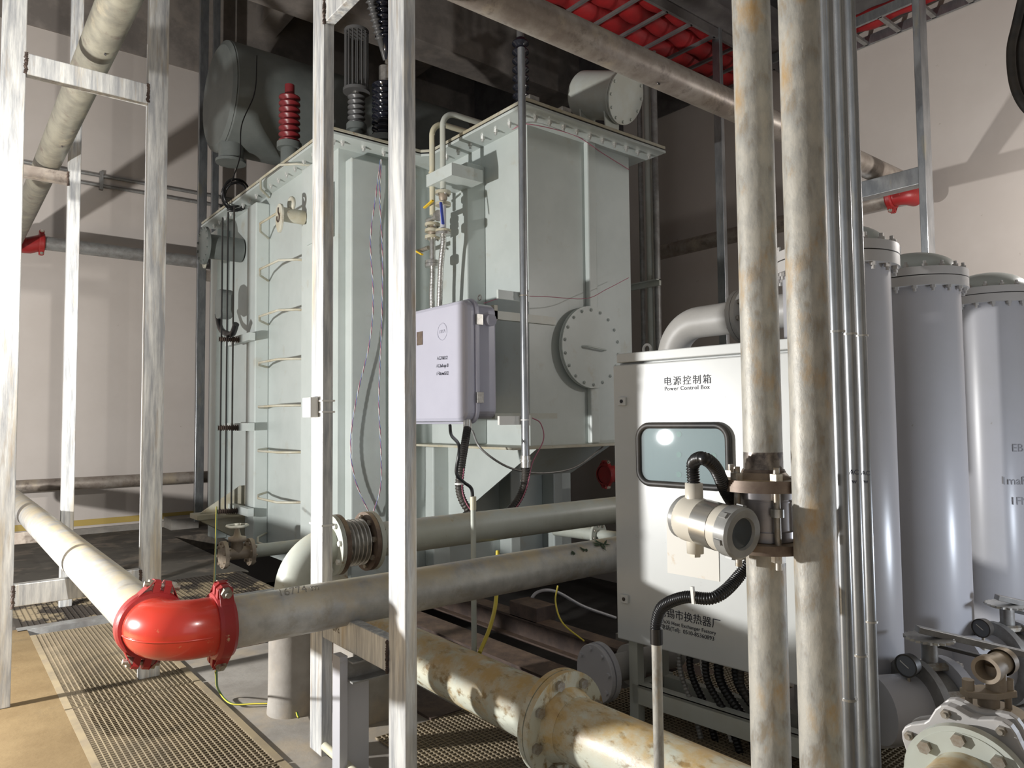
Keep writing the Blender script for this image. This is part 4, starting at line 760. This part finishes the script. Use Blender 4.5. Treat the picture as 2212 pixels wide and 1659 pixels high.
# green-yellow earth cable at the red elbow
for (pts, lb) in ((( (468, 1095, 'y', 5.6), (466, 1180, 'y', 4.6), (463, 1290, 'y', 2.85)), 'green-yellow earth cable rising behind the red elbow'), (((467, 1450, 'y', 2.5), (472, 1490, 'z', .06), (500, 1520, 'z', .01), (560, 1520, 'z', .01), (628, 1522, 'z', .01), (645, 1550, 'z', .01)), 'green-yellow earth cable curving on the floor below the red elbow')):
    t = thing('earth_cable', lb, 'cable', at(*pts[-1])); q = even(spline([at(*p) for p in pts], 10), .01)
    build('green_core', MB().tube(q, .0045, 8), M_yg, t); build('yellow_stripe', MB().tube([p+V((-.003, -.002, .0015)) for p in q], .003, 6), M_yc, t)
for (pts, r_, mt_, lb) in ((((1205, 1265, 'y', 3.3), (1200, 1300, 'y', 3.3), (1215, 1345, 'y', 3.2), (1262, 1385, 'z', .0)), .005, M_yc, 'thin yellow wire hanging behind the galvanised pipe to the rusty rail'), (((1140, 1310, 'y', 3.9), (1160, 1280, 'y', 3.9), (1200, 1278, 'y', 3.9), (1260, 1310, 'y', 3.8), (1330, 1335, 'y', 3.7)), .012, M_ves, 'pale grey hose lying across the dark pit'), (((1075, 1190, 'y', 3.3), (1072, 1290, 'y', 3.2), (1060, 1350, 'y', 3.0), (1036, 1410, 'y', 2.9)), .011, M_yc, 'yellow-green cable dropping into the pit behind the galvanised pipe')):
    t = build('loose_cable', MB().tube(even(spline([at(*p) for p in pts], 10), .015), r_, 8), mt_); tag(t, lb, 'cable')
# C-channel stub on the crossbar, thin pipe below
t = thing('channel_stub', 'short steel C-channel hung on a hook bolt below the pipe rest bar', 'steel channel', (1.4, 2.5, .2))
a = at(735, 1462, 'y', 2.5); build('channel', MB().box((a.x, 2.45, a.z), (a.x+.26, 2.46, a.z+.075)).box((a.x, 2.40, a.z), (a.x+.26, 2.46, a.z+.006)).box((a.x, 2.40, a.z+.07), (a.x+.26, 2.46, a.z+.076)), M_vgrey, t); build('hook_bolt', MB().tube([V((a.x+.08, 2.42, a.z+.16)), V((a.x+.08, 2.42, a.z+.1)), V((a.x+.05, 2.42, a.z+.08)), V((a.x+.02, 2.42, a.z+.1))], .006, 8), M_steel, t)
build('upright_angle', MB().box((a.x-.03, 2.44, -.01), (a.x-.0, 2.5, a.z+.09)).box((a.x, 2.47, -.01), (a.x+.1, 2.5, a.z+.0)), M_ves, t)
a = at(702, 1612, 'z', .05); b = at(790, 1690, 'z', .05); t = build('thin_pipe', MB().cyl(a, b, .016, 14), M_creamp); tag(t, 'short thin tan pipe lying at the foot of the middle post', 'pipe')
# gate valve at far walkway
vc = V((1.93, 6.05, .17)); vc = at(512, 1195, 'y', 6.0)
t = thing('gate_valve', 'small weathered gate valve with a handwheel behind the red elbow', 'valve', vc-Z*.1)
build('body', MB().cyl(vc-X*.09, vc+X*.09, .05, 20).smoothprof([(0, .05), (.09, .045), (.1, .07), (.13, .07), (.14, .03), (.2, .015)], vc, Z, 20), M_valve, t)
for s_ in (-1, 1): o = build('flange', MB().cyl(vc+X*.09*s_, vc+X*.12*s_, .11, 28), M_valve, t); boltring(o, vc+X*.09*s_, -X*s_, .09, 8, .012, .014, M_valve); boltring(o, vc+X*.12*s_, X*s_, .09, 8, .012, .014, M_valve)
build('handwheel', MB().tube([vc+Z*.22+V((.075*math.cos(a)*(1+.08*math.cos(5*a)), .075*math.sin(a)*(1+.08*math.cos(5*a)), 0)) for a in [2*math.pi*i/40 for i in range(41)]], .012, 8).cyl(vc+Z*.2, vc+Z*.24, .02, 10), M_rim, t)
build('pipe_stub', MB().cyl(vc+X*.1, vc+X*.55, .055, 20), M_dustpipe, t)
# red fitting behind box, right
c = at(1308, 1025, 'y', 5.0); t = thing('pipe_coupling', 'dark red grooved coupling seen left of the control box', 'pipe coupling', c-Z*.1); coupling(t, c, X, .085, Z); build('pipe_stub', MB().tube([c-X*.02, c+X*.5], .084, 24), M_redd, t)
c = at(1290, 1155, 'y', 4.2); t = thing('flanged_branch', 'pale flanged branch pipe between the two long pipes beside the control box', 'pipe', c-Z*.1); build('pipe', MB().cyl(c-V((0.05, -.45, 0)), c+V((.02, -.0, 0)), .055, 24), M_dustpipe, t); flange(t, c, -Y+X*.15, .105, .02, .05, 8, .011, mt=M_dustpipe)
build('front_pipe', MB().cyl(c, c-Y*.25+X*.04, .045, 24), M_dustpipe, t)
# ================================================================== BUTTERFLY VALVES and GAUGES at the right
def gauge(px, py, dep, lb, r_=.031):
    d = (_F+_r2*((px-1106)/FPX)+_u2*((829.5-py)/FPX)); c = EYE+d*dep; n_ = (EYE-c); n_.z = 0; n_ = n_.normalized(); n_ = (n_+Z.cross(n_)*-.55).normalized()
    t = thing('pressure_gauge', lb, 'gauge', c-Z*.07); build('case', MB().ring([(-.03, r_*.93), (0, r_), (.006, r_), (.006, r_*.88)], c, n_, 32, caps=False).ring([(-.03, r_*.93), (-.031, 0)], c, n_, 32, caps=False), M_blackd, t)
    build('dial', MB().cyl(c, c+n_*.003, r_*.9, 28), mat('gauge_dial', (.13, .14, .16), .35), t); build('needle', MB().bar(c+n_*.005-Z*.006+Z.cross(n_)*.01, c+n_*.005+Z*.014-Z.cross(n_)*.02, .003, .002), M_white, t)
    build('stem', MB().cyl(c-Z*r_-n_*.012, c-Z*.075-n_*.012, .007, 10).hexa(c-Z*.075-n_*.012, -Z, .014, .02), M_bolt, t)
gauge(1958, 1438, 2.6, 'round pressure gauge left of the near lever valve', .041); gauge(2120, 1357, 3.2, 'round pressure gauge farther back at the right edge', .041)
def butterfly(c, sc, lb, vb):
    c = V(c); ax = V((.97, .22, 0)).normalized(); ax = V((.86, -.5, 0)).normalized()
    t = thing('butterfly_valve', lb, 'valve', c-Z*.12*sc); rb = .10*sc
    build('wafer_body', MB().cyl(c-ax*.025*sc, c+ax*.025*sc, rb*.95, 36), M_vgrey, t, bev=.003)
    o = build('rear_flange', MB().cyl(c-ax*.05*sc, c-ax*.03*sc, rb*1.25, 36), M_vgrey, t); boltring(o, c-ax*.03*sc, ax, rb*1.1, 8, .011*sc, .06*sc, M_bolt, .02*sc)
    o = build('front_flange', MB().cyl(c+ax*.03*sc, c+ax*.055*sc, rb*1.25, 36), M_ves, t); boltring(o, c+ax*.055*sc, ax, rb*1.1, 8, .012*sc, .012*sc, M_vesd, .01*sc)
    build('pipe_stub', MB().cyl(c-ax*.05*sc, c-ax*.16*sc, rb*.85, 32), M_ves, t)
    build('neck', MB().cyl(c, c+Z*(rb+.07*sc), .02*sc, 16).box((-.02*sc, -.02*sc, 0), (.02*sc, .02*sc, .0), Matrix.Translation(c)), M_vgrey, t)
    cp = c+Z*(rb+.075*sc); pl = [cp+V((math.cos(a), math.sin(a), 0))*.055*sc*(1.12 if k % 2 else 1) for k, a in enumerate([2*math.pi*i/44 for i in range(44)])]; build('notched_plate', MB().prism(pl, Z, .006*sc), M_steel, t)
    ld = V((.7, -.72, -.22)).normalized(); build('lever', MB().bar(cp+Z*.02*sc-ld*.03*sc, cp+Z*.02*sc+ld*.24*sc, .028*sc, .016*sc), M_vgrey, t, bev=.002)
    build('lever', MB().bar(cp-Z*.01*sc-ld*.05*sc, cp-Z*.015*sc+ld*.22*sc, .022*sc, .008*sc), M_blackd, t)
butterfly(EYE+(_F+_r2*((2012-1106)/FPX)+_u2*((829.5-1525)/FPX))*2.65, 1.38, 'grey lever butterfly valve standing between the vessels and the large front flange', 0)
butterfly(EYE+(_F+_r2*((2180-1106)/FPX)+_u2*((829.5-1430)/FPX))*3.3, 1.45, 'second lever butterfly valve, cut by the right edge behind the brass tee', 0)
# big front valve flange bottom right
d = _F+_r2*((2088-1106)/FPX)+_u2*((829.5-1702)/FPX); c = EYE+d*1.36; ax = V((-1, -.06, 0)).normalized()
t = thing('check_valve', 'large grey flanged valve at the bottom right corner with a tan pipe end', 'valve', c-Z*.12)
o = build('front_flange', MB().ring([(-.022, .11), (0, .11)], c, ax, 56).ring([(0, .1), (.002, .1)], c, ax, 56), M_dustpipe, t, bev=.002); boltring(o, c, ax, .088, 8, .0125, .013, M_bolt, a0=.1)
build('pipe', MB().cyl(c-ax*.0, c+ax*.45, .064, 44), M_cream, t)
pl = []
for k in range(64):
    a = 2*math.pi*k/64; x_, y_ = basis(ax); rr_ = .128+.010*math.cos(8*a-2.8); pl.append(c-ax*.065+(x_*math.cos(a)+y_*math.sin(a))*rr_)
o = build('body_flange', MB().prism(pl, ax, .025), M_vesd, t, bev=.003); boltring(o, c-ax*.04, ax, .122, 8, .009, .010, M_bolt, .007, a0=.35)
build('body', MB().smoothprof([(-.2, .06), (-.17, .1), (-.11, .115), (-.06, .115)], c, ax, 40), M_vesd, t)
build('body_flange', MB().prism([p-ax*.04 for p in pl], ax, .02), M_vesd, t, bev=.003)
tcn = c+(_r2*.033)+_u2*.0; d2 = _F+_r2*((2135-1106)/FPX)+_u2*((829.5-1503)/FPX); g0 = EYE+d2*1.5
o = build('gland_plate', MB().cyl(g0-Z*.042, g0-Z*.026, .064, 32), M_valve, t, bev=.001)
build('bonnet', MB().cyl(g0-Z*.16, g0-Z*.04, .04, 24), M_vesd, t)
sd = (_r2*.9+_u2*-.0).normalized(); sd.z = 0; sd.normalize()
build('stuffing_box', MB().cyl(g0-Z*.02, g0+Z*.0, .02, 20), M_valve, t)
build('gland_bar', MB().prism([g0+sd*a_+Z.cross(sd)*b_ for a_, b_ in ((-.052, -.013), (0, -.028), (.052, -.013), (.052, .013), (0, .028), (-.052, .013))], Z, .014), M_valve, t, bev=.002)
for k in (-1, 1): build('gland_bolt', MB().cyl(g0+sd*.041*k-Z*.03, g0+sd*.041*k+Z*.02, .007, 10).cyl(g0+sd*.041*k+Z*.012, g0+sd*.041*k+Z*.034, .0115, 12), M_valve, t)
te = EYE+(_F+_r2*((2150-1106)/FPX)+_u2*((829.5-1437)/FPX))*1.5; th_ = (-_r2*.75-_F*.55+_u2*.02).normalized()
t = thing('pipe_tee', 'small tan threaded pipe tee open towards the camera, on top of the corner valve', 'pipe fitting', te-Z*.05)
build('body', MB().cyl(te, V((te.x, te.y, g0.z+.012)), .019, 24).ring([(-.036, .023), (.036, .023)], te, th_, 28, caps=False).ring([(.026, .0275), (.048, .0275), (.048, .02), (.0, .019)], te, th_, 28, caps=False).ring([(-.048, .0), (-.048, .0275), (-.026, .0275)], te, th_, 28, caps=False).cyl(te, te+th_*.001, .019, 20), M_valve, t)
# hanging cables top right
for k in range(3):
    pts = [at(2222+k*14, -60, 'x', 4.2+.05*k), at(2196+k*18, 50, 'x', 4.2+.05*k), at(2184+k*19, 110, 'x', 4.2+.05*k), at(2190+k*20, 180, 'x', 4.2+.05*k), at(2212+k*18, 228, 'x', 4.2+.05*k), at(2250+k*20, 262, 'x', 4.2+.05*k)]
    o = build('hanging_cable', MB().tube(even(spline(pts, 8), .02), .021, 12), M_blackd); tag(o, 'one of the thick dark grey cables hanging at the top right corner', 'cable', 'cables hanging at the top right corner')
for o in D.objects:
    if '_w' in o: del o['_w']
